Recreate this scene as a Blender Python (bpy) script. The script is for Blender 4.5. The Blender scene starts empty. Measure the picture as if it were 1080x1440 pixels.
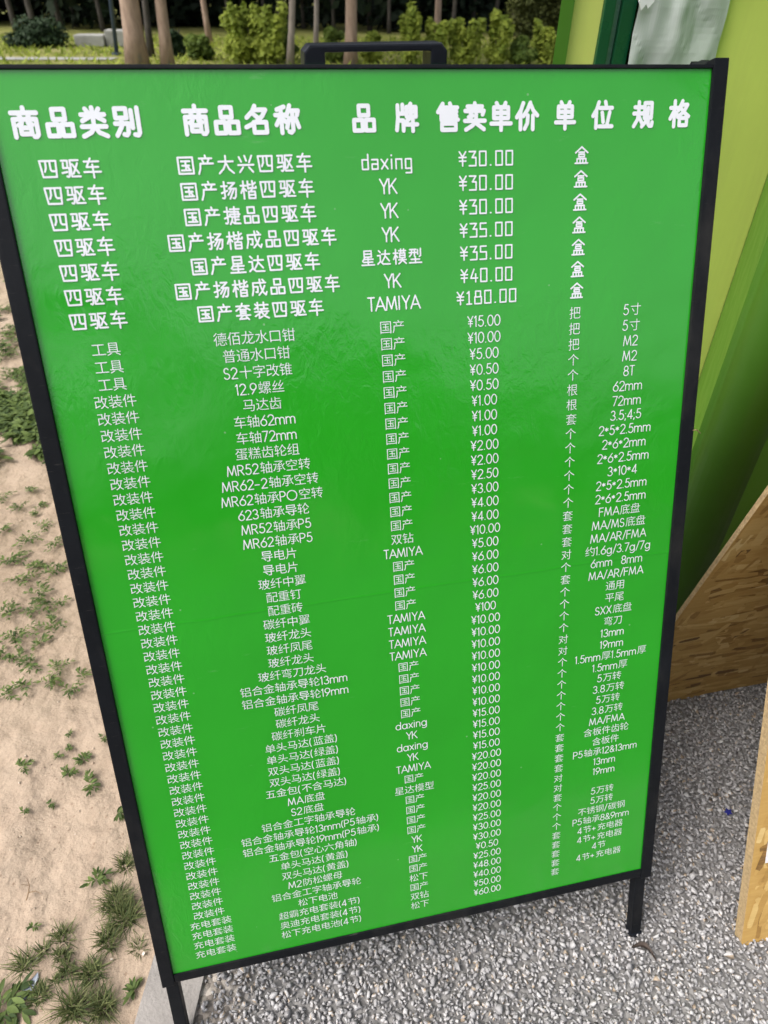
import bpy, bmesh, math, random
import numpy as np
from mathutils import Vector, Matrix, noise as mnoise
random.seed(7)
rng = np.random.default_rng(11)
scene = bpy.context.scene
COL = scene.collection

# ------------------------------------------------------------------ camera
cam = bpy.data.cameras.new('camera')
camo = bpy.data.objects.new('camera', cam)
COL.objects.link(camo)
R = ((0.97833924, -0.11467275, 0.17234410),
     (-0.20638189, -0.60502062, 0.76899712),
     (0.01608872, -0.78790876, -0.61558179))      # image right / down / forward in world axes
right = Vector((R[0][0], R[1][0], R[2][0])); down = Vector((R[0][1], R[1][1], R[2][1])); fwd = Vector((R[0][2], R[1][2], R[2][2]))
CAM = Vector((-0.176754, -0.381281, 1.388661))
M4 = Matrix.Identity(4)
for i in range(3):
    M4[i][0] = right[i]; M4[i][1] = -down[i]; M4[i][2] = -fwd[i]; M4[i][3] = CAM[i]
camo.matrix_world = M4
cam.sensor_fit = 'VERTICAL'; cam.sensor_height = 36; cam.sensor_width = 27
cam.lens = 23.625
cam.clip_start = 0.05; cam.clip_end = 2000
cam.dof.use_dof = True; cam.dof.focus_distance = 1.02; cam.dof.aperture_fstop = 6.5
scene.camera = camo

# ------------------------------------------------------------------ world, sun, exposure
SUN_DIR = Vector((-0.60, -0.12, 0.80)).normalized()       # towards the sun
w = bpy.data.worlds.new('World'); scene.world = w; w.use_nodes = True
nt = w.node_tree
sky = nt.nodes.new('ShaderNodeTexSky'); sky.sky_type = 'NISHITA'; sky.sun_disc = False
sky.sun_elevation = math.asin(SUN_DIR.z)
sky.sun_rotation = math.atan2(SUN_DIR.x, SUN_DIR.y)
sky.air_density = 1.0; sky.dust_density = 6.0; sky.ozone_density = 1.0
bg = nt.nodes['Background']; bg.inputs[1].default_value = 0.15
hs = nt.nodes.new('ShaderNodeHueSaturation'); hs.inputs['Saturation'].default_value = 0.4      # hazy white overcast
nt.links.new(sky.outputs[0], hs.inputs['Color']); nt.links.new(hs.outputs[0], bg.inputs[0])
sl = bpy.data.lights.new('sun', 'SUN'); sl.energy = 1.1; sl.angle = math.radians(32); sl.color = (1, 0.97, 0.93)
so = bpy.data.objects.new('sun', sl); COL.objects.link(so)
so.rotation_euler = SUN_DIR.to_track_quat('Z', 'Y').to_euler()
scene.view_settings.view_transform = 'Standard'; scene.view_settings.look = 'None'
scene.view_settings.gamma = 1; scene.view_settings.exposure = 0.78

# ------------------------------------------------------------------ helpers
class MB:
    """collects geometry in world coordinates"""
    def __init__(s): s.v = []; s.f = []
    def add(s, vs, fs):
        b = len(s.v); s.v += [tuple(p) for p in vs]; s.f += [tuple(i + b for i in f) for f in fs]
    def box(s, lo, hi, fr=None):
        x0, y0, z0 = lo; x1, y1, z1 = hi
        vs = [(x0,y0,z0),(x1,y0,z0),(x1,y1,z0),(x0,y1,z0),(x0,y0,z1),(x1,y0,z1),(x1,y1,z1),(x0,y1,z1)]
        if fr: vs = [fr(*p) for p in vs]
        s.add(vs, [(0,3,2,1),(4,5,6,7),(0,1,5,4),(1,2,6,5),(2,3,7,6),(3,0,4,7)])
    def prism(s, poly, d, fr):
        """poly in (a,b), extruded from c=d[0] to d[1], fr(a,b,c)->world"""
        n = len(poly)
        vs = [fr(a, b, d[0]) for a, b in poly] + [fr(a, b, d[1]) for a, b in poly]
        s.add(vs, [tuple(range(n-1, -1, -1)), tuple(range(n, 2*n))] + [(i, (i+1) % n, n+(i+1) % n, n+i) for i in range(n)])
    def tube(s, pts, rad, n=8, cap=True):
        pts = [Vector(p) for p in pts]
        rings = []
        for i, p in enumerate(pts):
            t = (pts[min(i+1, len(pts)-1)] - pts[max(i-1, 0)]).normalized()
            a = t.orthogonal().normalized() if i == 0 else (pa - t*pa.dot(t)).normalized()
            pa = a; b = t.cross(a)
            r = rad[i] if isinstance(rad, (list, tuple)) else rad
            rings.append([p + (a*math.cos(2*math.pi*k/n) + b*math.sin(2*math.pi*k/n))*r for k in range(n)])
        vs = [q for rg in rings for q in rg]
        fs = [(i*n+k, i*n+(k+1) % n, (i+1)*n+(k+1) % n, (i+1)*n+k) for i in range(len(pts)-1) for k in range(n)]
        if cap: fs += [tuple(range(n-1, -1, -1)), tuple(range((len(pts)-1)*n, len(pts)*n))]
        s.add(vs, fs)

def empty(name, loc):
    o = bpy.data.objects.new(name, None); o.empty_display_size = 0.1
    COL.objects.link(o); o.location = loc
    return o

def wloc(o):
    v = Vector((0, 0, 0))
    while o is not None: v = v + o.location; o = o.parent
    return v

def obj(name, mb, m, parent=None, loc=None, smooth=False, bevel=0):
    """one mesh object; a child keeps its parent's origin"""
    o_ = wloc(parent) if parent else Vector(loc or (0, 0, 0))
    me = bpy.data.meshes.new(name)
    me.from_pydata([tuple(Vector(p) - o_) for p in mb.v], [], mb.f)
    me.validate() if len(mb.f) < 3000 else None
    o = bpy.data.objects.new(name, me); COL.objects.link(o)
    if parent: o.parent = parent
    else: o.location = o_
    if m: me.materials.append(m)
    if bevel:
        bm = bmesh.new(); bm.from_mesh(me)
        bmesh.ops.remove_doubles(bm, verts=bm.verts, dist=1e-5)
        bmesh.ops.bevel(bm, geom=[e for e in bm.edges if e.is_manifold and e.calc_face_angle(0) > 0.4], offset=bevel, segments=2, affect='EDGES', profile=0.7)
        bm.to_mesh(me); bm.free()
    if smooth: me.polygons.foreach_set('use_smooth', [True]*len(me.polygons))
    return o

def tag(o, label=None, cat=None, group=None, kind=None):
    if label: o['label'] = label
    if cat: o['category'] = cat
    if group: o['group'] = group
    if kind: o['kind'] = kind
    return o

def npmesh(name, V, F, m, loc=(0, 0, 0), parent=None, attr=None):
    """fast numpy mesh; F (n,3) or (n,4); attr: per-face value stored as float attribute 'tone'"""
    me = bpy.data.meshes.new(name)
    n, k = F.shape
    me.vertices.add(len(V)); me.vertices.foreach_set('co', V.astype(np.float32).ravel())
    me.loops.add(n*k); me.loops.foreach_set('vertex_index', F.astype(np.int32).ravel())
    me.polygons.add(n); me.polygons.foreach_set('loop_start', np.arange(0, n*k, k, dtype=np.int32))
    me.update(calc_edges=True)
    if attr is not None:
        a = me.attributes.new('tone', 'FLOAT', 'FACE'); a.data.foreach_set('value', attr.astype(np.float32))
    me.materials.append(m)
    o = bpy.data.objects.new(name, me); COL.objects.link(o)
    if parent: o.parent = parent
    else: o.location = loc
    return o

# node helpers
def mat(name):
    m = bpy.data.materials.new(name); m.use_nodes = True
    t = m.node_tree; b = t.nodes['Principled BSDF']
    return m, t, b, t.nodes, t.links
def N(t, typ, **kw):
    n = t.nodes.new(typ)
    for k, v in kw.items():
        if k in n.inputs: n.inputs[k].default_value = v
        else: setattr(n, k, v)
    return n
def objco(t, scale=(1, 1, 1), rot=(0, 0, 0)):
    c = N(t, 'ShaderNodeTexCoord'); mp = N(t, 'ShaderNodeMapping')
    mp.inputs['Scale'].default_value = scale; mp.inputs['Rotation'].default_value = rot
    t.links.new(c.outputs['Object'], mp.inputs[0]); return mp.outputs[0]
def noise(t, co, scale, detail=4, rough=0.55, dist=0):
    n = N(t, 'ShaderNodeTexNoise', Scale=scale, Detail=detail, Roughness=rough, Distortion=dist)
    if co is not None: t.links.new(co, n.inputs['Vector'])
    return n.outputs['Fac']
def ramp(t, fac, stops):
    r = N(t, 'ShaderNodeValToRGB'); e = r.color_ramp.elements
    while len(e) < len(stops): e.new(0.5)
    for i, (p, c) in enumerate(stops):
        e[i].position = p; e[i].color = (*c, 1) if len(c) == 3 else c
    t.links.new(fac, r.inputs[0]); return r.outputs[0]
def mix(t, fac, a, b, blend='MIX'):
    n = N(t, 'ShaderNodeMix', data_type='RGBA', blend_type=blend)
    for i, s in ((0, fac), (6, a), (7, b)):
        if hasattr(s, 'is_linked') or hasattr(s, 'links'): t.links.new(s, n.inputs[i])
        else: n.inputs[i].default_value = s if i == 0 else ((*s, 1) if len(s) == 3 else s)
    return n.outputs[2]
def math_(t, op, a, b=0.0, c=0.0):
    n = N(t, 'ShaderNodeMath', operation=op)
    for i, s in enumerate((a, b, c)):
        if hasattr(s, 'links'): t.links.new(s, n.inputs[i])
        else: n.inputs[i].default_value = s
    return n.outputs[0]
def bump(t, b, h, strength=0.3, dist=0.01):
    n = N(t, 'ShaderNodeBump', Strength=strength, Distance=dist)
    t.links.new(h, n.inputs['Height']); t.links.new(n.outputs[0], b.inputs['Normal'])

def simple(name, base, rough=0.5, var=0.12, nscale=6, bmp=0.0, bscale=80, bdist=0.002, spec=0.5, metallic=0.0):
    m, t, b, _, L = mat(name)
    co = objco(t)
    f = noise(t, co, nscale, 5, 0.6)
    c = ramp(t, f, [(0.3, tuple(x*(1-var) for x in base)), (0.7, tuple(min(1, x*(1+var)) for x in base))])
    L.new(c, b.inputs['Base Color'])
    b.inputs['Roughness'].default_value = rough; b.inputs['Metallic'].default_value = metallic
    b.inputs['Specular IOR Level'].default_value = spec
    r = ramp(t, noise(t, co, nscale*5, 4), [(0.3, (rough*0.85,)*3), (0.7, (min(1, rough*1.15),)*3)])
    L.new(r, b.inputs['Roughness'])
    if bmp: bump(t, b, noise(t, co, bscale, 3), bmp, bdist)
    return m

# ------------------------------------------------------------------ materials
def film(name, base, var):
    """laminated poster film: glossy, with fine ripples"""
    m, t, b, _, L = mat(name)
    co = objco(t)
    f = noise(t, co, 5, 3)
    col = ramp(t, f, [(0.3, tuple(x*(1-var) for x in base)), (0.7, tuple(x*(1+var) for x in base))])
    # dust specks and faint rubbed marks
    v = N(t, 'ShaderNodeTexVoronoi', feature='F1', Scale=34.0); L.new(objco(t), v.inputs['Vector'])
    vs_ = N(t, 'ShaderNodeSeparateColor'); L.new(v.outputs['Color'], vs_.inputs[0])
    sp = math_(t, 'MULTIPLY', math_(t, 'LESS_THAN', v.outputs['Distance'], 0.045), math_(t, 'GREATER_THAN', vs_.outputs[0], 0.72))
    rub = ramp(t, noise(t, objco(t, (1, 1, 5), (0.2, 0.5, 0)), 16, 5, 0.75), [(0.66, (0, 0, 0)), (0.8, (0.12,)*3)])
    col = mix(t, math_(t, 'MAXIMUM', math_(t, 'MULTIPLY', sp, 0.3), rub), col, (0.42, 0.47, 0.38))
    L.new(col, b.inputs['Base Color'])
    L.new(ramp(t, noise(t, co, 9, 5, 0.7), [(0.4, (0.10,)*3), (0.75, (0.2,)*3)]), b.inputs['Roughness'])
    b.inputs['Specular IOR Level'].default_value = 0.9
    # ripples only in patches, plus a slow waviness of the sheet
    mask = ramp(t, noise(t, co, 5.5, 3, 0.6), [(0.45, (0, 0, 0)), (0.65, (1, 1, 1))])
    rip = noise(t, objco(t, (1, 0.6, 0.6), (0.3, 0, 0)), 75, 3, 0.6, 0.8)
    h = math_(t, 'MULTIPLY', math_(t, 'MULTIPLY_ADD', mask, 0.8, 0.13), rip)
    slow = noise(t, co, 6, 2)
    h = math_(t, 'MULTIPLY_ADD', slow, 4.5, h)
    # a thin crease right across the sheet where it was once folded
    sep = N(t, 'ShaderNodeSeparateXYZ'); L.new(objco(t), sep.inputs[0])
    wob = noise(t, objco(t, (1, 0, 0)), 9, 3)
    d = math_(t, 'ADD', math_(t, 'MULTIPLY_ADD', sep.outputs['X'], -0.008, math_(t, 'SUBTRACT', sep.outputs['Z'], 0.733)), math_(t, 'MULTIPLY_ADD', wob, 0.008, -0.004))
    cr = math_(t, 'SUBTRACT', 1.0, math_(t, 'MINIMUM', math_(t, 'DIVIDE', math_(t, 'ABSOLUTE', d), 0.0022), 1.0))
    h = math_(t, 'MULTIPLY_ADD', cr, 0.34, h)
    bump(t, b, h, 0.6, 0.0011)
    return m
M = {}
M['green_film'] = film('green_film', (0.018, 0.318, 0.013), 0.04)
M['white_film'] = film('white_film', (0.74, 0.76, 0.79), 0.02)
M['black_metal'] = simple('black_metal', (0.006, 0.007, 0.009), 0.5, 0.2, 12, 0.15, 220, 0.0006, 0.16)
def dusty(m):
    t = m.node_tree; b = t.nodes['Principled BSDF']; src = b.inputs['Base Color'].links[0].from_socket
    f = ramp(t, noise(t, objco(t, (1, 1, 0.35)), 9, 6, 0.7), [(0.5, (0, 0, 0)), (0.8, (0.22,)*3)])
    sc_ = ramp(t, noise(t, objco(t, (3, 3, 60), (0.2, 0.3, 0)), 14, 2), [(0.70, (0, 0, 0)), (0.74, (0.3,)*3)])
    t.links.new(mix(t, math_(t, 'ADD', f, sc_), src, (0.10, 0.092, 0.08)), b.inputs['Base Color'])
dusty(M['black_metal'])
M['black_plastic'] = simple('black_plastic', (0.008, 0.010, 0.015), 0.36, 0.2, 12, 0.1, 300, 0.0005, 0.3)
M['backing'] = simple('backing', (0.03, 0.03, 0.03), 0.6)
def streaky(m, amt):
    t = m.node_tree; b = t.nodes['Principled BSDF']; src = b.inputs['Base Color'].links[0].from_socket
    f = ramp(t, noise(t, objco(t, (9, 9, 0.7)), 2.2, 6, 0.7), [(0.5, (0, 0, 0)), (0.78, (amt,)*3)])
    g = ramp(t, noise(t, objco(t), 42, 5, 0.75), [(0.62, (0, 0, 0)), (0.78, (amt*0.8,)*3)])
    t.links.new(mix(t, math_(t, 'MAXIMUM', f, g), src, (0.17, 0.16, 0.10)), b.inputs['Base Color'])
M['lime_paint'] = simple('lime_paint', (0.66, 0.73, 0.175), 0.42, 0.05, 3, 0.25, 30, 0.002)
M['green_paint'] = simple('green_paint', (0.066, 0.195, 0.014), 0.4, 0.06, 3, 0.2, 30, 0.002)
streaky(M['lime_paint'], 0.10); streaky(M['green_paint'], 0.12)
M['dark_green_paint'] = simple('dark_green_paint', (0.006, 0.075, 0.028), 0.3, 0.1, 4, 0.1, 60)
M['glass_edge'] = simple('glass_edge', (0.10, 0.22, 0.15), 0.25, 0.1, 8)
M['roof_grey'] = simple('roof_grey', (0.35, 0.36, 0.35), 0.5)
M['concrete'] = simple('concrete', (0.27, 0.25, 0.232), 0.9, 0.16, 22, 0.5, 160, 0.004)
M['pale_stone'] = simple('pale_stone', (0.30, 0.30, 0.28), 0.9, 0.2, 2, 0.4, 12, 0.03)
M['paper'] = simple('paper', (0.78, 0.78, 0.80), 0.7, 0.03, 10)
M['blue_foil'] = simple('blue_foil', (0.012, 0.016, 0.16), 0.35, 0.2, 60)
M['dry_leaf'] = simple('dry_leaf', (0.055, 0.04, 0.032), 0.7, 0.3, 60, 0.4, 120)
M['dry_stem'] = simple('dry_stem', (0.22, 0.14, 0.07), 0.8, 0.3, 60)
M['pebble'] = simple('pebble', (0.55, 0.50, 0.42), 0.85, 0.15, 60, 0.4, 200)
M['plastic_scrap'] = simple('plastic_scrap', (0.22, 0.25, 0.31), 0.3, 0.25, 50, 0.3, 90)
M['pole_paint'] = simple('pole_paint', (0.035, 0.055, 0.10), 0.4, 0.15, 3)

def sheet_mat():
    m, t, b, _, L = mat('crumpled_sheet')
    co = objco(t)
    L.new(ramp(t, noise(t, co, 4, 4), [(0.3, (0.42, 0.46, 0.44)), (0.7, (0.52, 0.56, 0.54))]), b.inputs['Base Color'])
    b.inputs['Roughness'].default_value = 0.33
    bump(t, b, noise(t, objco(t, (1, 1, 0.6), (0, 0.5, 0)), 7, 3, 0.5, 0.6), 0.5, 0.03)
    return m
M['crumpled_sheet'] = sheet_mat()

def osb_mat(name):
    """strand colour comes from the 'tone' of each strand in the mesh, fibres from stretched noise"""
    m, t, b, _, L = mat(name)
    a = N(t, 'ShaderNodeAttribute', attribute_name='tone')
    fib = noise(t, objco(t, (26, 60, 210)), 1.0, 4, 0.7)
    f = math_(t, 'ADD', a.outputs['Fac'], math_(t, 'MULTIPLY_ADD', fib, 0.5, -0.25))
    c = ramp(t, f, [(0.0, (0.16, 0.085, 0.025)), (0.12, (0.33, 0.18, 0.045)), (0.35, (0.48, 0.285, 0.078)), (0.6, (0.56, 0.355, 0.11)), (0.85, (0.65, 0.45, 0.165)), (1.0, (0.71, 0.53, 0.23))])
    L.new(c, b.inputs['Base Color']); b.inputs['Roughness'].default_value = 0.6
    bump(t, b, fib, 0.3, 0.001)
    return m
M['osb'] = osb_mat('osb')
M['osb_edge'] = simple('osb_edge', (0.36, 0.26, 0.135), 0.85, 0.3, 160, 0.6, 260, 0.003)

def leaf_mat(name, dark, light, trans=0.25):
    m, t, b, _, L = mat(name)
    a = N(t, 'ShaderNodeAttribute', attribute_name='tone')
    c = ramp(t, a.outputs['Fac'], [(0.0, dark), (1.0, light)])
    c = mix(t, ramp(t, noise(t, objco(t), 18, 3), [(0.35, (0, 0, 0)), (0.7, (0.45,)*3)]), c, tuple(x*0.7 for x in dark))
    L.new(c, b.inputs['Base Color']); b.inputs['Roughness'].default_value = 0.65; b.inputs['Specular IOR Level'].default_value = 0.22
    tr = N(t, 'ShaderNodeBsdfTranslucent'); L.new(c, tr.inputs[0])
    mx = N(t, 'ShaderNodeMixShader'); mx.inputs[0].default_value = trans
    L.new(b.outputs[0], mx.inputs[1]); L.new(tr.outputs[0], mx.inputs[2])
    L.new(mx.outputs[0], t.nodes['Material Output'].inputs[0])
    return m
M['grass_blade'] = leaf_mat('grass_blade', (0.045, 0.072, 0.022), (0.22, 0.24, 0.095))
M['weed_leaf'] = leaf_mat('weed_leaf', (0.040, 0.070, 0.020), (0.16, 0.22, 0.060))
M['bright_leaf'] = leaf_mat('bright_leaf', (0.17, 0.24, 0.035), (0.42, 0.48, 0.075), 0.35)
M['mid_leaf'] = leaf_mat('mid_leaf', (0.07, 0.12, 0.02), (0.20, 0.27, 0.05), 0.3)
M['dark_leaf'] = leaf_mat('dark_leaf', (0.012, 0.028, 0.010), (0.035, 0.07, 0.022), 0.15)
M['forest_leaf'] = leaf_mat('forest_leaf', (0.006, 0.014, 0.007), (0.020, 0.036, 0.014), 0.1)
M['olive_leaf'] = leaf_mat('olive_leaf', (0.05, 0.065, 0.016), (0.11, 0.12, 0.03), 0.2)
M['straw'] = leaf_mat('straw', (0.16, 0.15, 0.07), (0.36, 0.33, 0.18), 0.2)

def bark(name, a, b_):
    m, t, b, _, L = mat(name)
    co = objco(t, (1, 1, 0.25))
    f = noise(t, co, 14, 6, 0.65)
    c = ramp(t, f, [(0.3, a), (0.7, b_)])
    patch = ramp(t, noise(t, objco(t, (1, 1, 0.5)), 2.2, 3), [(0.62, (0, 0, 0)), (0.68, (1, 1, 1))])
    c = mix(t, math_(t, 'MULTIPLY', patch, 0.55), c, (0.10, 0.115, 0.125))
    L.new(c, b.inputs['Base Color']); b.inputs['Roughness'].default_value = 0.9
    bump(t, b, f, 0.7, 0.04)
    return m
M['bark'] = bark('bark', (0.20, 0.135, 0.10), (0.36, 0.26, 0.20))
M['bark_grey'] = bark('bark_grey', (0.17, 0.145, 0.125), (0.31, 0.265, 0.23))
M['bark_dark'] = bark('bark_dark', (0.03, 0.026, 0.022), (0.07, 0.06, 0.05))

def ground_mat():
    m, t, b, _, L = mat('ground_soil')
    co = objco(t)
    big = noise(t, co, 1.1, 4, 0.6)
    fine = noise(t, co, 26, 6, 0.65)
    grit = noise(t, co, 420, 2, 0.6)
    c = ramp(t, big, [(0.35, (0.30, 0.23, 0.166)), (0.65, (0.40, 0.314, 0.237))])
    c = mix(t, 0.55, c, ramp(t, fine, [(0.3, (0.84, 0.81, 0.79)), (0.6, (1.0, 1.0, 1.0))]), 'MULTIPLY')
    c = mix(t, 0.5, c, ramp(t, grit, [(0.25, (0.5, 0.48, 0.46)), (0.5, (1, 1, 1)), (0.75, (1.12, 1.1, 1.08))]), 'MULTIPLY')
    # scattered little crumbs and dark specks
    v = N(t, 'ShaderNodeTexVoronoi', feature='F1', Scale=55.0); L.new(co, v.inputs['Vector'])
    sp = math_(t, 'MULTIPLY', math_(t, 'LESS_THAN', v.outputs['Distance'], 0.16), math_(t, 'GREATER_THAN', noise(t, co, 4, 4), 0.54))
    c = mix(t, math_(t, 'MULTIPLY', sp, 0.5), c, (0.20, 0.13, 0.085))
    # turf away from the worn strip
    sep = N(t, 'ShaderNodeSeparateXYZ'); L.new(co, sep.inputs[0])
    gy = math_(t, 'MULTIPLY_ADD', noise(t, co, 0.7, 4), 5.0, sep.outputs['Y'])
    gm = ramp(t, math_(t, 'DIVIDE', gy, 20.0), [(0.32, (0, 0, 0)), (0.42, (1, 1, 1))])
    gcol = ramp(t, noise(t, co, 0.9, 5), [(0.3, (0.10, 0.115, 0.025)), (0.5, (0.18, 0.19, 0.045)), (0.72, (0.26, 0.24, 0.10))])
    c = mix(t, gm, c, gcol)
    L.new(c, b.inputs['Base Color']); b.inputs['Roughness'].default_value = 0.95
    b.inputs['Specular IOR Level'].default_value = 0.2
    h = math_(t, 'ADD', math_(t, 'MULTIPLY', noise(t, co, 11, 6, 0.5), 2.6), math_(t, 'MULTIPLY', grit, 0.06))
    h = math_(t, 'MULTIPLY_ADD', sp, 0.12, h)
    bump(t, b, h, 0.8, 0.018)
    return m
M['ground'] = ground_mat()

def gravel_mats():
    m, t, b, _, L = mat('gravel_stone')
    a = N(t, 'ShaderNodeAttribute', attribute_name='tone')
    c = ramp(t, a.outputs['Fac'], [(0.0, (0.21, 0.206, 0.207)), (0.3, (0.31, 0.302, 0.304)), (0.7, (0.42, 0.41, 0.41)), (0.96, (0.52, 0.51, 0.505)), (1.0, (0.36, 0.285, 0.21))])
    c = mix(t, 0.5, c, ramp(t, noise(t, objco(t), 260, 4, 0.7), [(0.3, (0.62, 0.62, 0.63)), (0.55, (1, 1, 1))]), 'MULTIPLY')
    L.new(c, b.inputs['Base Color']); b.inputs['Roughness'].default_value = 0.85
    g, t2, b2, _, L2 = mat('gravel_bed')
    v = N(t2, 'ShaderNodeTexVoronoi', feature='F1', Scale=85.0); L2.new(objco(t2), v.inputs['Vector'])
    s = N(t2, 'ShaderNodeSeparateColor'); L2.new(v.outputs['Color'], s.inputs[0])
    c2 = ramp(t2, s.outputs[0], [(0.0, (0.20, 0.175, 0.15)), (0.6, (0.34, 0.30, 0.26)), (1.0, (0.46, 0.42, 0.37))])
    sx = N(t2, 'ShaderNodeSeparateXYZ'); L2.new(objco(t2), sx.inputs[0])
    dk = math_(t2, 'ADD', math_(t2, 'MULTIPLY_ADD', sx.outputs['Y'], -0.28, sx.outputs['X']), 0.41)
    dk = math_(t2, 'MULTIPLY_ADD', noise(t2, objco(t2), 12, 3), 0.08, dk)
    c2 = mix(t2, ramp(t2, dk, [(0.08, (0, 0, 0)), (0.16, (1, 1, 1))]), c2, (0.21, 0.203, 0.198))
    L2.new(c2, b2.inputs['Base Color']); b2.inputs['Roughness'].default_value = 0.95
    bump(t2, b2, math_(t2, 'SUBTRACT', 1.0, v.outputs['Distance']), 0.8, 0.01)
    return m, g
M['gravel_stone'], M['gravel_bed'] = gravel_mats()

# ------------------------------------------------------------------ ground
def kerb_x(y): return -0.505 + 0.28*y          # left edge of the concrete edging
def soil_h(x, y):
    return 0.012*mnoise.noise((x*2.1, y*2.1, 0.3)) + 0.011*mnoise.noise((x*7, y*7, 2.0)) + 0.0055*mnoise.noise((x*19, y*19, 5.0)) + 0.0022*mnoise.noise((x*43, y*43, 7.0)) - 0.004
S = MB()
xs = np.concatenate([[-500, -120, -40, -15, -7], np.arange(-4.2, -1.7, 0.04), np.arange(-1.7, 0.9, 0.0125), [3, 8, 20, 60, 160, 500]])
ys = np.concatenate([[-400, -60, -15, -4, -1.2], np.arange(-0.5, 2.6, 0.0125), np.arange(2.6, 5.2, 0.04), [7, 10, 15, 22, 35, 70, 200, 800]])
nx, ny = len(xs), len(ys)
gv = []
for y in ys:
    for x in xs:
        fx = min(1, max(0, (kerb_x(y) - 0.01 - x)/0.12)) if -0.5 <= y <= 5.2 and -4.2 <= x else 0
        gv.append((x, y, soil_h(x, y)*fx))
gf = [(j*nx+i, j*nx+i+1, (j+1)*nx+i+1, (j+1)*nx+i) for j in range(ny-1) for i in range(nx-1)]
S.add(gv, gf)
tag(obj('ground', S, M['ground'], smooth=True), kind='structure')

S = MB()   # gravel yard, laid 5 mm over the soil on the right of the edging
S.add([(kerb_x(-3)+0.05, -3, 0.005), (6, -3, 0.005), (6, 5, 0.005), (kerb_x(5)+0.05, 5, 0.005)], [(0, 1, 2, 3)])
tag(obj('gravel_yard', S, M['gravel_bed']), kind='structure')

S = MB()   # flush concrete edging
L_ = 6; n = 60
for i in range(n):
    y0 = -3 + 8*i/n; y1 = -3 + 8*(i+1)/n
    a0 = kerb_x(y0); a1 = kerb_x(y1)
    if i % 8 == 7: y1 -= 0.006; a1 = kerb_x(y1)
    S.add([(a0, y0, -0.05), (a0+0.095, y0-0.02, -0.05), (a1+0.095, y1-0.02, -0.05), (a1, y1, -0.05),
           (a0, y0, 0.014), (a0+0.095, y0-0.02, 0.014), (a1+0.095, y1-0.02, 0.014), (a1, y1, 0.014)],
          [(4, 5, 6, 7), (0, 4, 7, 3), (1, 2, 6, 5), (0, 1, 5, 4), (3, 7, 6, 2)])
ed = obj('concrete_edging', S, M['concrete'])
tag(ed, 'narrow flush concrete edging strip between dirt and gravel beside the left sign leg', 'edging')

S = MB()   # unseen dark sheet, added to dim the bounce and reflection on the sign
S.add([(-60, -30, 0.009), (60, -30, 0.009), (60, -0.6, 0.009), (-60, -0.6, 0.009)], [(0, 1, 2, 3)])
tag(obj('added_dark_sheet', S, simple('dark_sheet_grey', (0.05, 0.05, 0.052), 0.9, 0.2, 3, 0.5, 150, 0.005)), kind='structure')
# crushed stone: many small chips as one object
def hulls(k):
    out = []
    for _ in range(k):
        bm = bmesh.new()
        p = rng.normal(size=(9, 3)); p /= np.linalg.norm(p, axis=1)[:, None]
        p *= rng.uniform(0.75, 1.05, size=(9, 1)); p *= np.array([1, rng.uniform(0.6, 0.95), rng.uniform(0.5, 0.85)])
        for q in p: bm.verts.new(q)
        r = bmesh.ops.convex_hull(bm, input=bm.verts)
        bmesh.ops.triangulate(bm, faces=bm.faces)
        bm.verts.index_update()
        vs = np.array([v.co[:] for v in bm.verts]); fs = np.array([[v.index for v in f.verts] for f in bm.faces])
        out.append((vs, fs)); bm.free()
    return out
H = hulls(48)
Vs, Fs, Ts = [], [], []; base = 0
def place_stone(x, y, r, z, tone):
    global base
    vs, fs = H[rng.integers(len(H))]
    a, b_, c_ = rng.uniform(0, 6.28), rng.normal(0, 0.45), rng.normal(0, 0.45)
    Rz = np.array([[math.cos(a), -math.sin(a), 0], [math.sin(a), math.cos(a), 0], [0, 0, 1]])
    Rx = np.array([[1, 0, 0], [0, math.cos(b_), -math.sin(b_)], [0, math.sin(b_), math.cos(b_)]])
    Ry = np.array([[math.cos(c_), 0, math.sin(c_)], [0, 1, 0], [-math.sin(c_), 0, math.cos(c_)]])
    Vs.append((vs*r) @ (Rz @ Rx @ Ry).T + np.array([x, y, z])); Fs.append(fs+base); base += len(vs)
    Ts.append(np.clip(tone + rng.normal(0, 0.13, len(fs)), 0, 1))
for step, zb, r0, sd in ((0.0088, 0.004, 0.0056, 0.22), (0.0090, 0.0085, 0.0053, 0.28)):     # a bed of chips and a looser top layer
    for y in np.arange(-0.60, 1.17, step):
        for x in np.arange(-0.55, 1.75, step):
            px = x + rng.uniform(-0.5, 0.5)*step; py = y + rng.uniform(-0.5, 0.5)*step
            d = px - (kerb_x(py) + 0.095)
            if d < 0.004: continue
            if d < 0.07 and rng.random() > 0.25 + d*9: continue        # the stones thin out against the edging
            if px > 0.80 and py > 0.70: continue
            if rng.random() < 0.10: continue
            r = r0*math.exp(rng.normal(0, sd))
            place_stone(px, py, r, zb + r*0.3 + rng.uniform(0, 0.003), rng.random())
Va = np.concatenate(Vs); Fa = np.concatenate(Fs); Ta = np.concatenate(Ts)
tag(npmesh('gravel', Va, Fa, M['gravel_stone'], attr=Ta), 'loose grey crushed stone covering the yard under the sign', 'gravel', kind='stuff')

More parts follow.
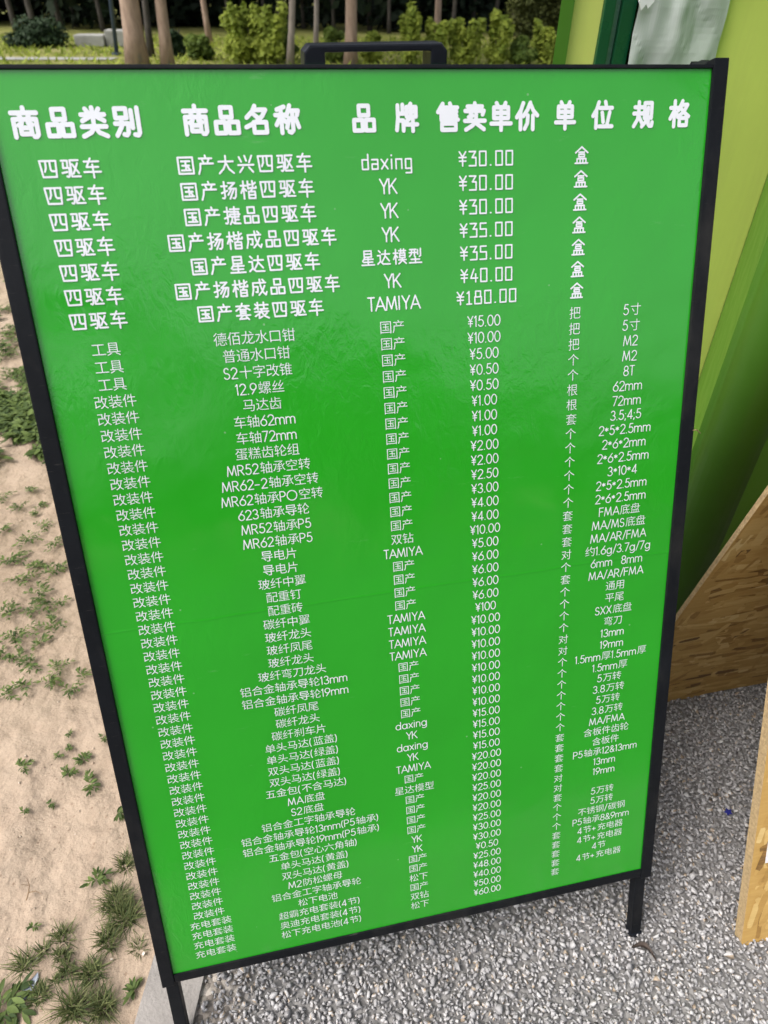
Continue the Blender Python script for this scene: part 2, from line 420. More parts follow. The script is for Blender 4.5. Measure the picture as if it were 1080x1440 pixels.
# crumbs of soil and grit on the dirt
Vs, Fs, Ts = [], [], []; base = 0
for _ in range(8000):
    y = rng.uniform(-0.15, 2.4)**1.0; x = rng.uniform(-1.75, kerb_x(y)-0.01)
    if mnoise.noise((x*3.5, y*3.5, 8)) < rng.uniform(-0.5, 0.45): continue
    r_ = 0.0016*math.exp(rng.normal(0, 0.45))
    place_stone(x, y, r_, soil_h(x, y)+r_*0.3, rng.random())
m, t, b, _, L = mat('soil_crumb')
L.new(ramp(t, N(t, 'ShaderNodeAttribute', attribute_name='tone').outputs['Fac'], [(0, (0.22, 0.16, 0.115)), (0.6, (0.42, 0.33, 0.25)), (1, (0.55, 0.47, 0.39))]), b.inputs['Base Color']); b.inputs['Roughness'].default_value = 0.95
tag(npmesh('soil_crumbs', np.concatenate(Vs), np.concatenate(Fs), m, attr=np.concatenate(Ts)), 'loose crumbs of soil and grit on the dirt', 'grit', kind='stuff')

# ------------------------------------------------------------------ stroke lettering
def arc(cx, cy, rx, ry, a0, a1, n=14):
    return [(cx + rx*math.cos(math.radians(a0+(a1-a0)*i/n)), cy + ry*math.sin(math.radians(a0+(a1-a0)*i/n))) for i in range(n+1)]
# thin geometric latin: y up, baseline 0, cap height 100, (advance, strokes)
G = {
 '0': (60, [arc(28, 50, 28, 50, 90, 450, 22)]),
 '1': (26, [[(0, 84), (14, 100), (14, 0)]]),
 '2': (58, [arc(27, 73, 26, 27, 165, -35, 12) + [(0, 0), (54, 0)]]),
 '3': (58, [arc(25, 75, 22, 25, 155, -90, 12), arc(25, 25, 27, 25, 90, -155, 14)]),
 '4': (62, [[(42, 0), (42, 100), (0, 24), (58, 24)]]),
 '5': (58, [[(46, 100), (14, 100), (7, 56)] + arc(25, 32, 28, 32, 118, -150, 14)]),
 '6': (60, [arc(28, 31, 28, 31, 90, 450, 18), [(44, 100), (6, 46)]]),
 '7': (54, [[(0, 100), (50, 100), (14, 0)]]),
 '8': (60, [arc(28, 76, 22, 24, 90, 450, 16), arc(28, 26, 27, 26, 90, 450, 18)]),
 '9': (60, [arc(28, 69, 28, 31, 90, 450, 18), [(12, 0), (50, 54)]]),
 '.': (16, [[(3, 1), (5, 1)]]), ',': (16, [[(5, 3), (1, -14)]]), ':': (16, [[(4, 5), (5, 5)], [(4, 60), (5, 60)]]),
 ';': (18, [[(4, 60), (5, 60)], [(6, 4), (1, -14)]]),
 '/': (46, [[(0, -6), (36, 106)]]), '-': (54, [[(2, 40), (42, 40)]]), '+': (62, [[(0, 42), (50, 42)], [(25, 17), (25, 67)]]),
 '*': (44, [[(17, 78), (17, 42)], [(1, 69), (33, 51)], [(33, 69), (1, 51)]]),
 '(': (26, [arc(34, 44, 32, 66, 125, 235, 8)]), ')': (26, [arc(-18, 44, 32, 66, 55, -55, 8)]),
 '&': (66, [[(60, 0), (16, 62)] + arc(28, 79, 15, 20, 215, -20, 10) + [(10, 40)] + arc(25, 22, 22, 22, 135, 330, 10) + [(58, 44)]]),
 '¥': (60, [[(2, 100), (28, 54), (54, 100)], [(28, 54), (28, 0)], [(8, 52), (48, 52)], [(8, 30), (48, 30)]]),
 'M': (92, [[(0, 0), (12, 100), (42, 8), (72, 100), (84, 0)]]),
 'R': (62, [[(0, 0), (0, 100), (26, 100)] + arc(26, 74, 26, 26, 90, -90, 10) + [(0, 48)], [(24, 48), (54, 0)]]),
 'P': (58, [[(0, 0), (0, 100), (26, 100)] + arc(26, 73, 26, 27, 90, -90, 10) + [(0, 46)]]),
 'O': (104, [arc(49, 50, 49, 51, 90, 450, 24)]),
 'A': (82, [[(0, 0), (38, 100), (76, 0)], [(13, 32), (63, 32)]]),
 'F': (52, [[(0, 0), (0, 100), (46, 100)], [(0, 54), (42, 54)]]),
 'T': (56, [[(0, 100), (50, 100)], [(25, 100), (25, 0)]]),
 'S': (56, [arc(24, 75, 21, 25, 30, 250, 12) + arc(24, 26, 25, 26, 75, -155, 12)]),
 'X': (66, [[(0, 0), (58, 100)], [(58, 0), (0, 100)]]),
 'Y': (66, [[(0, 100), (30, 46), (60, 100)], [(30, 46), (30, 0)]]),
 'K': (64, [[(0, 0), (0, 100)], [(54, 100), (0, 38)], [(18, 58), (58, 0)]]),
 'I': (16, [[(2, 0), (2, 100)]]),
 'm': (92, [[(0, 0), (0, 66)], [(0, 36)] + arc(21, 44, 21, 22, 180, 0, 10) + [(42, 0)], [(42, 42)] + arc(63, 44, 21, 22, 180, 0, 10) + [(84, 0)]]),
 'd': (66, [arc(28, 32, 28, 33, 90, 450, 18), [(57, 100), (57, 0)]]),
 'a': (66, [arc(28, 32, 28, 33, 90, 450, 18), [(57, 66), (57, 0)]]),
 'x': (52, [[(0, 66), (45, 0)], [(45, 66), (0, 0)]]),
 'i': (16, [[(3, 0), (3, 66)], [(3, 88), (3, 90)]]),
 'n': (54, [[(0, 0), (0, 66)], [(0, 38)] + arc(22, 44, 22, 22, 180, 0, 10) + [(44, 0)]]),
 'g': (66, [arc(28, 32, 28, 33, 90, 450, 18), [(57, 66), (57, -10)] + arc(30, -10, 27, 20, 0, -150, 10)]),
 ' ': (40, []),
}
def rc(x0, y0, x1, y1): return [(x0, y0), (x1, y0), (x1, y1), (x0, y1), (x0, y0)]
# squared figures of the larger rows
Q = dict(G)
Q.update({
 '0': (60, [rc(4, 0, 48, 100)]), '1': (46, [[(4, 86), (18, 100), (18, 0)], [(0, 0), (36, 0)]]),
 '3': (56, [[(0, 100), (44, 100), (20, 58), (46, 58), (46, 0), (0, 0)]]),
 '4': (60, [[(26, 100), (2, 30), (52, 30)], [(38, 62), (38, 0)]]),
 '5': (56, [[(44, 100), (4, 100), (4, 56), (46, 56), (46, 0), (0, 0)]]),
 '8': (60, [rc(8, 54, 44, 100), rc(2, 0, 50, 54)]),
 '.': (30, [[(7, 2), (10, 2)]]), '¥': (60, [[(4, 100), (26, 62), (48, 100)], [(26, 62), (26, 0)], [(2, 60), (50, 60)], [(4, 34), (48, 34)]]),
 'd': (62, [[(48, 100), (48, 0), (4, 0), (4, 64), (48, 64)]]),
 'a': (62, [[(4, 64), (48, 64), (48, 0), (4, 0), (4, 34), (48, 34)]]),
 'g': (62, [[(48, 0), (4, 0), (4, 64), (48, 64), (48, -30), (6, -30)]]),
 'n': (62, [[(4, 0), (4, 64), (48, 64), (48, 0)]]), 'i': (26, [[(8, 0), (8, 64)], [(8, 88), (8, 92)]]),
 'x': (60, [[(2, 64), (50, 0)], [(50, 64), (2, 0)]]),
})
# hand drawn skeletons of the rounded display face (0..100, y down)
shou = [[(6, 28), (40, 28)], [(24, 6), (24, 84), (18, 92), (10, 90)], [(6, 64), (40, 52)]]
C = {
 '品': [rc(30, 8, 70, 40), rc(8, 56, 43, 92), rc(57, 56, 92, 92)],
 '商': [[(50, 2), (50, 16)], [(8, 18), (92, 18)], [(33, 22), (38, 34)], [(67, 22), (62, 34)], [(12, 94), (12, 38), (88, 38), (88, 86), (82, 93), (74, 93)], [(40, 42), (37, 52), (27, 57)], [(60, 42), (60, 50), (73, 55)], rc(33, 65, 67, 84)],
 '类': [[(50, 4), (50, 48)], [(10, 26), (90, 26)], [(27, 8), (35, 19)], [(73, 8), (65, 19)], [(46, 28), (12, 46)], [(54, 28), (88, 46)], [(8, 64), (92, 64)], [(50, 54), (48, 66), (38, 82), (10, 95)], [(54, 68), (66, 84), (92, 95)]],
 '别': [rc(12, 8, 50, 38), [(32, 40), (29, 66), (10, 94)], [(8, 56), (54, 56), (50, 86), (44, 93), (35, 91)], [(68, 14), (68, 70)], [(90, 6), (90, 86), (84, 94), (73, 92)]],
 '名': [[(44, 4), (34, 22), (10, 42)], [(36, 17), (84, 17), (70, 38), (42, 59), (6, 74)], [(36, 30), (54, 44)], rc(36, 58, 84, 92)],
 '称': [[(40, 8), (12, 17)], [(27, 14), (27, 95)], [(5, 35), (48, 35)], [(25, 40), (7, 68)], [(29, 44), (44, 58)], [(62, 4), (48, 38)], [(57, 21), (94, 21), (89, 36)], [(71, 24), (71, 86), (63, 94), (55, 91)], [(58, 46), (47, 78)], [(83, 46), (94, 76)]],
 '牌': [[(14, 8), (14, 52), (8, 93)], [(14, 36), (46, 36)], [(35, 6), (35, 36)], [(14, 60), (37, 60), (37, 95)], [(70, 3), (64, 12)], rc(52, 14, 92, 47), [(52, 30), (92, 30)], [(72, 14), (70, 48), (50, 64)], [(48, 74), (97, 74)], [(78, 54), (78, 97)]],
 '售': [[(27, 4), (6, 32)], [(20, 22), (20, 60)], [(58, 3), (62, 14)], [(20, 17), (90, 17)], [(20, 31), (86, 31)], [(20, 45), (86, 45)], [(20, 59), (92, 59)], [(54, 17), (54, 59)], rc(22, 72, 82, 94)],
 '卖': [[(50, 3), (50, 28)], [(18, 14), (82, 14)], [(8, 29), (90, 29), (84, 42)], [(31, 39), (40, 46)], [(23, 51), (32, 57)], [(56, 36), (55, 62), (40, 80), (10, 95)], [(6, 64), (94, 64)], [(58, 74), (90, 94)]],
 '单': [[(30, 3), (37, 15)], [(70, 3), (63, 15)], rc(18, 18, 82, 56), [(18, 37), (82, 37)], [(50, 18), (50, 98)], [(6, 75), (94, 75)]],
 '价': [[(33, 4), (22, 30), (4, 54)], [(21, 34), (21, 97)], [(65, 3), (52, 28), (34, 50)], [(65, 6), (78, 30), (97, 48)], [(54, 48), (52, 76), (40, 95)], [(77, 48), (77, 97)]],
 '位': [[(31, 4), (21, 30), (4, 54)], [(20, 34), (20, 97)], [(62, 3), (66, 16)], [(37, 25), (95, 25)], [(48, 42), (54, 76)], [(84, 40), (72, 90)], [(35, 92), (97, 92)]],
 '规': [[(9, 24), (47, 24)], [(28, 5), (28, 48), (23, 70), (6, 94)], [(5, 47), (50, 47)], [(30, 58), (47, 84)], [(57, 64), (57, 9), (91, 9), (91, 64)], [(74, 26), (72, 58), (62, 80), (46, 95)], [(77, 60), (77, 86), (83, 93), (94, 93), (96, 80)]],
 '格': [[(5, 28), (44, 28)], [(25, 3), (25, 97)], [(23, 38), (5, 68)], [(29, 43), (42, 57)], [(62, 3), (44, 38)], [(58, 17), (88, 17), (72, 42), (42, 62)], [(55, 29), (74, 46), (97, 60)], rc(52, 66, 88, 93)],
 '四': [[(8, 12), (92, 12), (86, 90), (16, 90), (8, 12)], [(38, 14), (37, 46), (28, 64)], [(60, 14), (60, 54), (66, 62), (84, 62)]],
 '驱': [[(7, 12), (38, 12), (35, 48)], [(15, 24), (12, 48)], [(12, 48), (44, 48), (40, 86), (34, 92), (27, 89)], [(4, 72), (31, 67)], [(95, 11), (52, 11), (52, 90), (97, 90)], [(61, 30), (91, 74)], [(89, 26), (62, 76)]],
 '车': [[(12, 19), (88, 19)], [(46, 4), (22, 46), (84, 46)], [(54, 34), (54, 98)], [(6, 70), (94, 70)]],
 '国': [rc(8, 10, 92, 92), [(26, 29), (74, 29)], [(30, 51), (70, 51)], [(24, 75), (76, 75)], [(50, 29), (50, 75)], [(61, 59), (68, 67)]],
 '产': [[(49, 2), (52, 13)], [(14, 17), (86, 17)], [(31, 25), (37, 36)], [(68, 23), (61, 38)], [(92, 43), (19, 43), (16, 68), (5, 95)]],
 '大': [[(8, 35), (92, 35)], [(50, 6), (48, 45), (34, 72), (8, 95)], [(52, 45), (66, 74), (92, 95)]],
 '兴': [[(13, 14), (24, 38)], [(46, 8), (54, 34)], [(88, 8), (70, 42)], [(5, 55), (95, 55)], [(33, 67), (11, 92)], [(67, 67), (90, 92)]],
 '扬': shou + [[(48, 12), (86, 12), (50, 42), (93, 42), (87, 84), (79, 93), (71, 91)], [(65, 44), (43, 74)], [(80, 44), (53, 94)]],
 '楷': [[(5, 28), (38, 28)], [(21, 5), (21, 97)], [(19, 38), (5, 66)], [(25, 43), (36, 55)], [(48, 6), (48, 44), (66, 40)], [(48, 23), (64, 23)], [(76, 5), (76, 42), (95, 42), (95, 34)], [(93, 14), (78, 23)], [(70, 48), (62, 59)], rc(50, 60, 88, 95), [(50, 77), (88, 77)]],
 '捷': shou + [[(42, 16), (95, 16)], [(44, 30), (90, 30), (90, 57), (46, 57)], [(38, 43), (97, 43)], [(67, 4), (67, 88)], [(67, 72), (90, 72)], [(51, 66), (47, 80), (37, 95)], [(46, 80), (62, 92), (97, 93)]],
 '成': [[(92, 24), (14, 24), (14, 62), (5, 94)], [(14, 46), (42, 46), (40, 78), (29, 76)], [(56, 5), (60, 46), (74, 80), (89, 94), (95, 78)], [(85, 42), (70, 70), (46, 94)], [(73, 6), (83, 16)]],
 '星': [rc(24, 6, 76, 44), [(24, 25), (76, 25)], [(26, 50), (11, 70)], [(22, 58), (87, 58)], [(18, 76), (83, 76)], [(6, 94), (95, 94)], [(51, 46), (51, 94)]],
 '达': [[(14, 8), (25, 19)], [(5, 38), (24, 38), (24, 75), (5, 91)], [(24, 75), (44, 92), (95, 93)], [(34, 30), (93, 30)], [(63, 7), (59, 46), (38, 76)], [(64, 46), (89, 74)]],
 '套': [[(10, 18), (90, 18)], [(48, 3), (38, 24), (8, 44)], [(58, 20), (93, 42)], [(34, 38), (34, 72)], [(34, 38), (70, 38)], [(34, 49), (68, 49)], [(34, 60), (68, 60)], [(8, 72), (93, 72)], [(44, 75), (26, 93), (77, 90)], [(67, 80), (83, 97)]],
 '装': [[(12, 12), (20, 20)], [(28, 3), (28, 45)], [(28, 30), (7, 39)], [(38, 18), (93, 18)], [(66, 3), (66, 41)], [(42, 41), (89, 41)], [(49, 46), (51, 56)], [(8, 56), (93, 56)], [(48, 58), (9, 82)], [(34, 72), (32, 94), (53, 85)], [(50, 60), (66, 82), (93, 95)], [(83, 66), (68, 77)]],
 '盒': [[(6, 36), (50, 4), (94, 36)], [(30, 33), (70, 33)], rc(30, 44, 70, 58), [(18, 94), (18, 69), (82, 69), (82, 94)], [(40, 69), (40, 94)], [(60, 69), (60, 94)], [(5, 94), (95, 94)]],
 '模': [[(5, 28), (38, 28)], [(21, 5), (21, 97)], [(19, 38), (5, 66)], [(25, 43), (36, 55)], [(44, 14), (95, 14)], [(59, 4), (59, 22)], [(81, 4), (81, 22)], rc(51, 29, 89, 58), [(51, 43), (89, 43)], [(43, 71), (97, 71)], [(70, 58), (66, 78), (43, 95)], [(74, 75), (97, 95)]],
 '型': [[(10, 10), (56, 10)], [(6, 29), (59, 29)], [(24, 10), (22, 38), (7, 53)], [(44, 10), (44, 53)], [(68, 12), (68, 40)], [(89, 5), (89, 49), (80, 55)], [(19, 72), (81, 72)], [(50, 56), (50, 93)], [(5, 93), (95, 93)]],
}
P0 = Vector((-0.4, 0.4692, 1.319)); UV_ = Vector((1, 0, 0)); VV = Vector((0, -0.3351945, -0.942149)); WV = Vector((0, -0.942149, 0.3351945))
def B(u, v, wd): return P0 + UV_*u + VV*v + WV*wd       # sign-face coordinates in metres
RW, RH = 0.8, 1.226

class Ink:
    """flat ribbons on the sign face"""
    def __init__(s): s.v = []; s.f = []; s.k = 0
    def poly(s, pts):
        b = len(s.v); wd = 0.0006 + 0.0000025*(s.k % 40)
        s.v += [B(u, v, wd) for u, v in pts]; s.f.append(tuple(range(b, b+len(pts)))[::-1]); s.k += 1
    def stroke(s, pts, h, nc=6):
        """pts in metres, half width h, round ends and joints"""
        out = []
        for p in pts:
            if not out or math.hypot(p[0]-out[-1][0], p[1]-out[-1][1]) > 1e-6: out.append(p)
        pts = out
        closed = len(pts) > 3 and math.hypot(pts[0][0]-pts[-1][0], pts[0][1]-pts[-1][1]) < 1e-6
        for a, b_ in zip(pts[:-1], pts[1:]):
            dx, dy = b_[0]-a[0], b_[1]-a[1]; l = math.hypot(dx, dy); dx /= l; dy /= l
            ang = math.atan2(dy, dx)
            ring = [(b_[0]+h*math.cos(ang-math.pi/2+math.pi*i/nc), b_[1]+h*math.sin(ang-math.pi/2+math.pi*i/nc)) for i in range(nc+1)]
            ring += [(a[0]+h*math.cos(ang+math.pi/2+math.pi*i/nc), a[1]+h*math.sin(ang+math.pi/2+math.pi*i/nc)) for i in range(nc+1)]
            s.poly(ring)
    def mesh(s, tri_v, tri_f):
        b = len(s.v); s.v += tri_v; s.f += [tuple(i+b for i in f) for f in tri_f]

fc = bpy.data.curves.new('glyph_source', 'FONT'); fc.size = 1.0
fo = bpy.data.objects.new('glyph_source', fc); COL.objects.link(fo)
cache = {}
def outline(ch, off):
    if (ch, off) not in cache:
        fc.body = ch; fc.offset = off; fc.resolution_u = 3
        bpy.context.view_layer.update()
        me = bpy.data.meshes.new_from_object(fo.evaluated_get(bpy.context.evaluated_depsgraph_get()))
        cache[(ch, off)] = ([tuple(v.co[:2]) for v in me.vertices], [tuple(p.vertices) for p in me.polygons])
        bpy.data.meshes.remove(me)
    return cache[(ch, off)]

for tab_ in (G, Q):
    for c_ in tab_:
        a_, st_ = tab_[c_]
        if tab_ is Q and c_ in G and Q[c_] is G[c_]: continue
        tab_[c_] = (a_ + (4 if c_ in 'TAY/' else 12), st_)
for c_ in Q:
    if c_ in G and c_ not in '01345.8¥dagnix': Q[c_] = G[c_]
def width(txt, em, cap, tab, gap=0.0):
    return sum((em if ord(c) > 0x2e80 else tab[c][0]*cap/100) for c in txt)
def write(ink, txt, u, v, em, cap, half, tab=G, drawn=True, fit=None, off=-0.008, gh=0.95, gw=0.92):
    """one string centred at (u, v); u is a fraction of the width, v metres down"""
    W = width(txt, em, cap, tab)
    last = txt[-1]
    if ord(last) < 0x2e80: W -= cap*0.16
    sx = (fit/W) if fit else 1.0
    x = u*RW - W*sx/2
    for k_, c in enumerate(txt):
        if ord(c) > 0x2e80:
            adv = em*sx
            if drawn and c in C:
                for st in C[c]:
                    ink.stroke([(x + adv*0.5 + (px-50)/100*em*gw*sx, v + (py-50)/100*em*gh) for px, py in st], half)
            else:
                vs, fs = outline(c, 0.0 if c == '导' else off)
                tv = [B(x + (px-0.5)*em*1.03*sx + adv*0.5, v - (py-0.36)*em*1.03, 0.0006) for px, py in vs]
                ink.mesh(tv, fs)
            x += adv
        else:
            a, sts = tab[c]
            if k_ and ord(txt[k_-1]) > 0x2e80: x += 0.08*cap*sx
            for st in sts:
                ink.stroke([(x + px*cap/100*sx, v + (50-py)*cap/100) for px, py in st], half, 4)
            x += a*cap/100*sx

# ---- the words
heads = []
for parts in ([('商品类别', .0186, .1812)], [('商品名称', .2288, .3874)], [('品', .4557, .4905)], [('牌', .5146, .5512)], [('售卖单价', .5748, .7297)], [('单', .7516, .7881)], [('位', .8105, .8466)], [('规', .8752, .9122)], [('格', .9344, .9721)]):
    ink = Ink(); heads.append(ink)
    for txt, u0, u1 in parts:
        if len(txt) > 1: write(ink, txt, (u0+u1)/2, 0.0474, 0.0335, 0.03, 0.00225, fit=(u1-u0)*RW+0.0012, gh=0.85, gw=0.86)
        else: write(ink, txt, (u0+u1)/2, 0.0472, 0.0330, 0.03, 0.0022, gh=0.86, gw=0.80)
cols = [Ink() for _ in range(6)]
big_names = ['国产大兴四驱车', '国产扬楷四驱车', '国产捷品四驱车', '国产扬楷成品四驱车', '国产星达四驱车', '国产扬楷成品四驱车', '国产套装四驱车']
big_brand = ['daxing', 'YK', 'YK', 'YK', '星达模型', 'YK', 'TAMIYA']
big_price = ['¥30.00', '¥30.00', '¥30.00', '¥35.00', '¥35.00', '¥40.00', '¥180.00']
for i in range(7):
    v = 0.0894 + i*0.02543
    write(cols[0], '四驱车', .0823, v, 0.0213, 0.018, 0.00098, gh=0.90, gw=0.88)
    write(cols[1], big_names[i], .3068, v, 0.0211, 0.018, 0.00098, gh=0.90, gw=0.86)
    if i == 4: write(cols[2], big_brand[i], .503, v, 0.0190, 0.0155, 0.00085, gh=0.92, gw=0.86)
    else: write(cols[2], big_brand[i], .503, v+0.001, 0.02, 0.0150, 0.00085, tab=Q)
    write(cols[3], big_price[i], .6495, v+0.0004, 0.02, 0.0146, 0.00085, tab=Q, fit=.0772 if i == 6 else .0664)
    write(cols[4], '盒', .7978, v-0.0003, 0.0205, 0.018, 0.0009, gh=0.93, gw=0.86)
kinds = ['工具']*3 + ['改装件']*41 + ['充电套装']*4
names = '德佰龙水口钳 普通水口钳 S2十字改锥 12.9螺丝 马达齿 车轴62mm 车轴72mm 蛋糕齿轮组 MR52轴承空转 MR62-2轴承空转 MR62轴承PO空转 623轴承导轮 MR52轴承P5 MR62轴承P5 导电片 导电片 玻纤中翼 配重钉 配重砖 碳纤中翼 玻纤龙头 玻纤凤尾 玻纤龙头 玻纤弯刀龙头 铝合金轴承导轮13mm 铝合金轴承导轮19mm 碳纤凤尾 碳纤龙头 碳纤刹车片 单头马达(蓝盖) 单头马达(绿盖) 双头马达(蓝盖) 双头马达(绿盖) 五金包(不含马达) MA底盘 S2底盘 铝合金工字轴承导轮 铝合金轴承导轮13mm(P5轴承) 铝合金轴承导轮19mm(P5轴承) 五金包(空心六角轴) 单头马达(黄盖) 双头马达(黄盖) M2防松螺母 铝合金工字轴承导轮 松下电池 超霸充电套装(4节) 奥迪充电套装(4节) 松下充电电池(4节)'.split()
brands = ['国产']*14 + ['双钻', 'TAMIYA'] + ['国产']*4 + ['TAMIYA']*4 + ['国产']*5 + 'daxing YK daxing YK TAMIYA 国产 星达模型 国产 国产 国产 国产 YK YK 国产 国产 松下 国产 双钻 松下'.split()
prices = '15.00 10.00 5.00 0.50 0.50 1.00 1.00 1.00 2.00 2.00 2.50 3.00 4.00 4.00 10.00 5.00 6.00 6.00 6.00 6.00 100 10.00 10.00 10.00 10.00 10.00 10.00 10.00 10.00 15.00 15.00 15.00 15.00 20.00 20.00 20.00 25.00 20.00 20.00 25.00 30.00 30.00 0.50 25.00 48.00 40.00 50.00 60.00'.split()
units = list('把把把个个根根套个个个个个个套套套对个套个个个个对对个个个个个个个套套套套对对套个个个套套套套套')
specs = ['5寸', '5寸', 'M2', 'M2', '8T', '62mm', '72mm', '3.5;4;5', '2*5*2.5mm', '2*6*2mm', '2*6*2.5mm', '3*10*4', '2*5*2.5mm', '2*6*2.5mm', 'FMA底盘', 'MA/MS底盘', 'MA/AR/FMA', '约1.6g/3.7g/7g', '6mm  8mm', 'MA/AR/FMA', '通用', '平尾', 'SXX底盘', '弯刀', '13mm', '19mm', '1.5mm厚1.5mm厚', '1.5mm厚', '5万转', '3.8万转', '5万转', '3.8万转', 'MA/FMA', '含板件齿轮', '含板件', 'P5轴承12&13mm', '13mm', '19mm', '', '5万转', '5万转', '不锈钢/碳钢', 'P5轴承8&9mm', '4节+充电器', '4节+充电器', '4节', '4节+充电器', '']
assert len(names) == len(brands) == len(prices) == len(units) == len(specs) == len(kinds) == 48, (len(names), len(brands), len(prices), len(units), len(specs))
sm = dict(em=0.0158, cap=0.0125, half=0.00060, drawn=False)
for i in range(48):
    write(cols[0], kinds[i], .085, 0.2735 + i*0.01965, **sm)
    write(cols[1], names[i], .2927, 0.2715 + i*0.01965, **sm)
    write(cols[2], brands[i], .4985, 0.2706 + i*0.01965, **sm)
    write(cols[3], '¥'+prices[i], .6443, 0.2706 + i*0.01967, **sm)
    write(cols[4], units[i], .7964, 0.2688 + i*0.01956, **sm)
    if specs[i]: write(cols[5], specs[i], .8962, 0.2690 + i*0.01957, **sm)
bpy.data.objects.remove(fo); bpy.data.curves.remove(fc)

# ------------------------------------------------------------------ the A-frame price sign
sign = empty('a_frame_sign', (0, 0.47, 0))
tag(sign, 'large green A-frame price board with white Chinese lettering and black metal frame', 'sign')
S = MB()
nu, nv = 16, 24
for j in range(nv+1):
    for i in range(nu+1):
        u = -0.004 + (RW+0.008)*i/nu; v = -0.004 + (RH+0.008)*j/nv
        S.v.append(tuple(B(u, v, 0.0)))
S.f = [(j*(nu+1)+i, (j+1)*(nu+1)+i, (j+1)*(nu+1)+i+1, j*(nu+1)+i+1) for j in range(nv) for i in range(nu)]
b0 = len(S.v)
S.box((-0.004, -0.004, -0.004), (RW+0.004, RH+0.004, -0.0005), B)
poster = obj('poster', S, M['green_film'], sign)
for ink in heads: obj('heading_lettering', ink, M['white_film'], poster)
for ink in cols: obj('column_lettering', ink, M['white_film'], poster)

T = 0.0185                                      # frame width
def frame_leaf(FB, name_front):
    # stiles with a proud rounded lip, rails set 2 mm behind them
    for u0, u1 in ((-T-0.002, -0.001), (RW+0.001, RW+T+0.002)):
        S = MB(); S.box((u0, -0.010, -0.018), (u1, RH+0.019, 0.0042), FB)
        obj('frame_stile', S, M['black_metal'], sign, bevel=0.0018)
    S = MB()
    S.box((-0.001, -0.0035, -0.016), (RW+0.001, 0.0005, 0.0028), FB)
    obj('top_rail', S, M['black_metal'], sign, bevel=0.001)
    S = MB()
    S.box((-0.001, RH-0.001, -0.016), (RW+0.001, RH+0.015, 0.003), FB)
    obj('bottom_rail', S, M['black_metal'], sign, bevel=0.0025)
    for u0 in (-0.0175, RW-0.0045):
        S = MB(); S.box((u0, RH+0.012, -0.021), (u0+0.0195, 1.395, -0.003), FB)
        lg = obj('leg', S, M['black_metal'], sign, bevel=0.002)
        F = MB(); F.box((u0-0.001, 1.383, -0.022), (u0+0.022, 1.400, -0.002), FB)
        obj('foot_cap', F, M['black_plastic'], lg, bevel=0.003)
frame_leaf(B, True)
YM = 0.4692 + 0.018
def Bb(u, v, wd):                              # rear leaf, mirrored
    p = B(u, v, wd); return Vector((p.x, 2*YM + 0.01 - p.y, p.z - (0.007 if v < 0.6 else 0)))
S = MB(); S.box((-0.004, -0.004, -0.004), (RW+0.004, RH+0.004, 0.0), Bb)
obj('rear_panel', S, M['backing'], sign)
frame_leaf(Bb, False)
# carrying handle on the ridge
S = MB()
hz = 1.3245
prof = [(-0.079, 0.0), (-0.0785, 0.017), (-0.072, 0.0235), (0.072, 0.0265), (0.0785, 0.019), (0.079, 0.0),
        (0.060, 0.0), (0.060, 0.0185), (-0.056, 0.0165), (-0.056, 0.0)]
def HB(a, b_, c_): return Vector((-0.003 + a*1.0, YM + c_, hz - 0.007 + b_*0.93))
S.prism(prof[::-1], (-0.013, 0.024), HB)
obj('carry_handle', S, M['black_plastic'], sign, bevel=0.0022)
for u0 in (-0.014, RW-0.011):                  # corner hinges bridging the two leaves
    S = MB(); S.prism([(0, 0), (0.026, 0), (0.026, 0.0085), (0.016, 0.0085), (0.006, 0.005)] if u0 > 0 else [(0, 0), (0.026, 0), (0.020, 0.005), (0.010, 0.0085), (0, 0.0085)], (0, 0.022), lambda a, b_, c_: Vector((P0.x+u0+a, YM-0.008+c_, 1.3165+b_)))
    obj('hinge', S, M['black_metal'], sign, bevel=0.0015)
S = MB(); q = B(RW+T, 0.437, 0.004); S.tube([q, q+Vector((0.006, 0, 0.0005)), q+Vector((0.014, 0, -0.006))], 0.0007, 5)
obj('tie_wire', S, M['dry_stem'], sign)

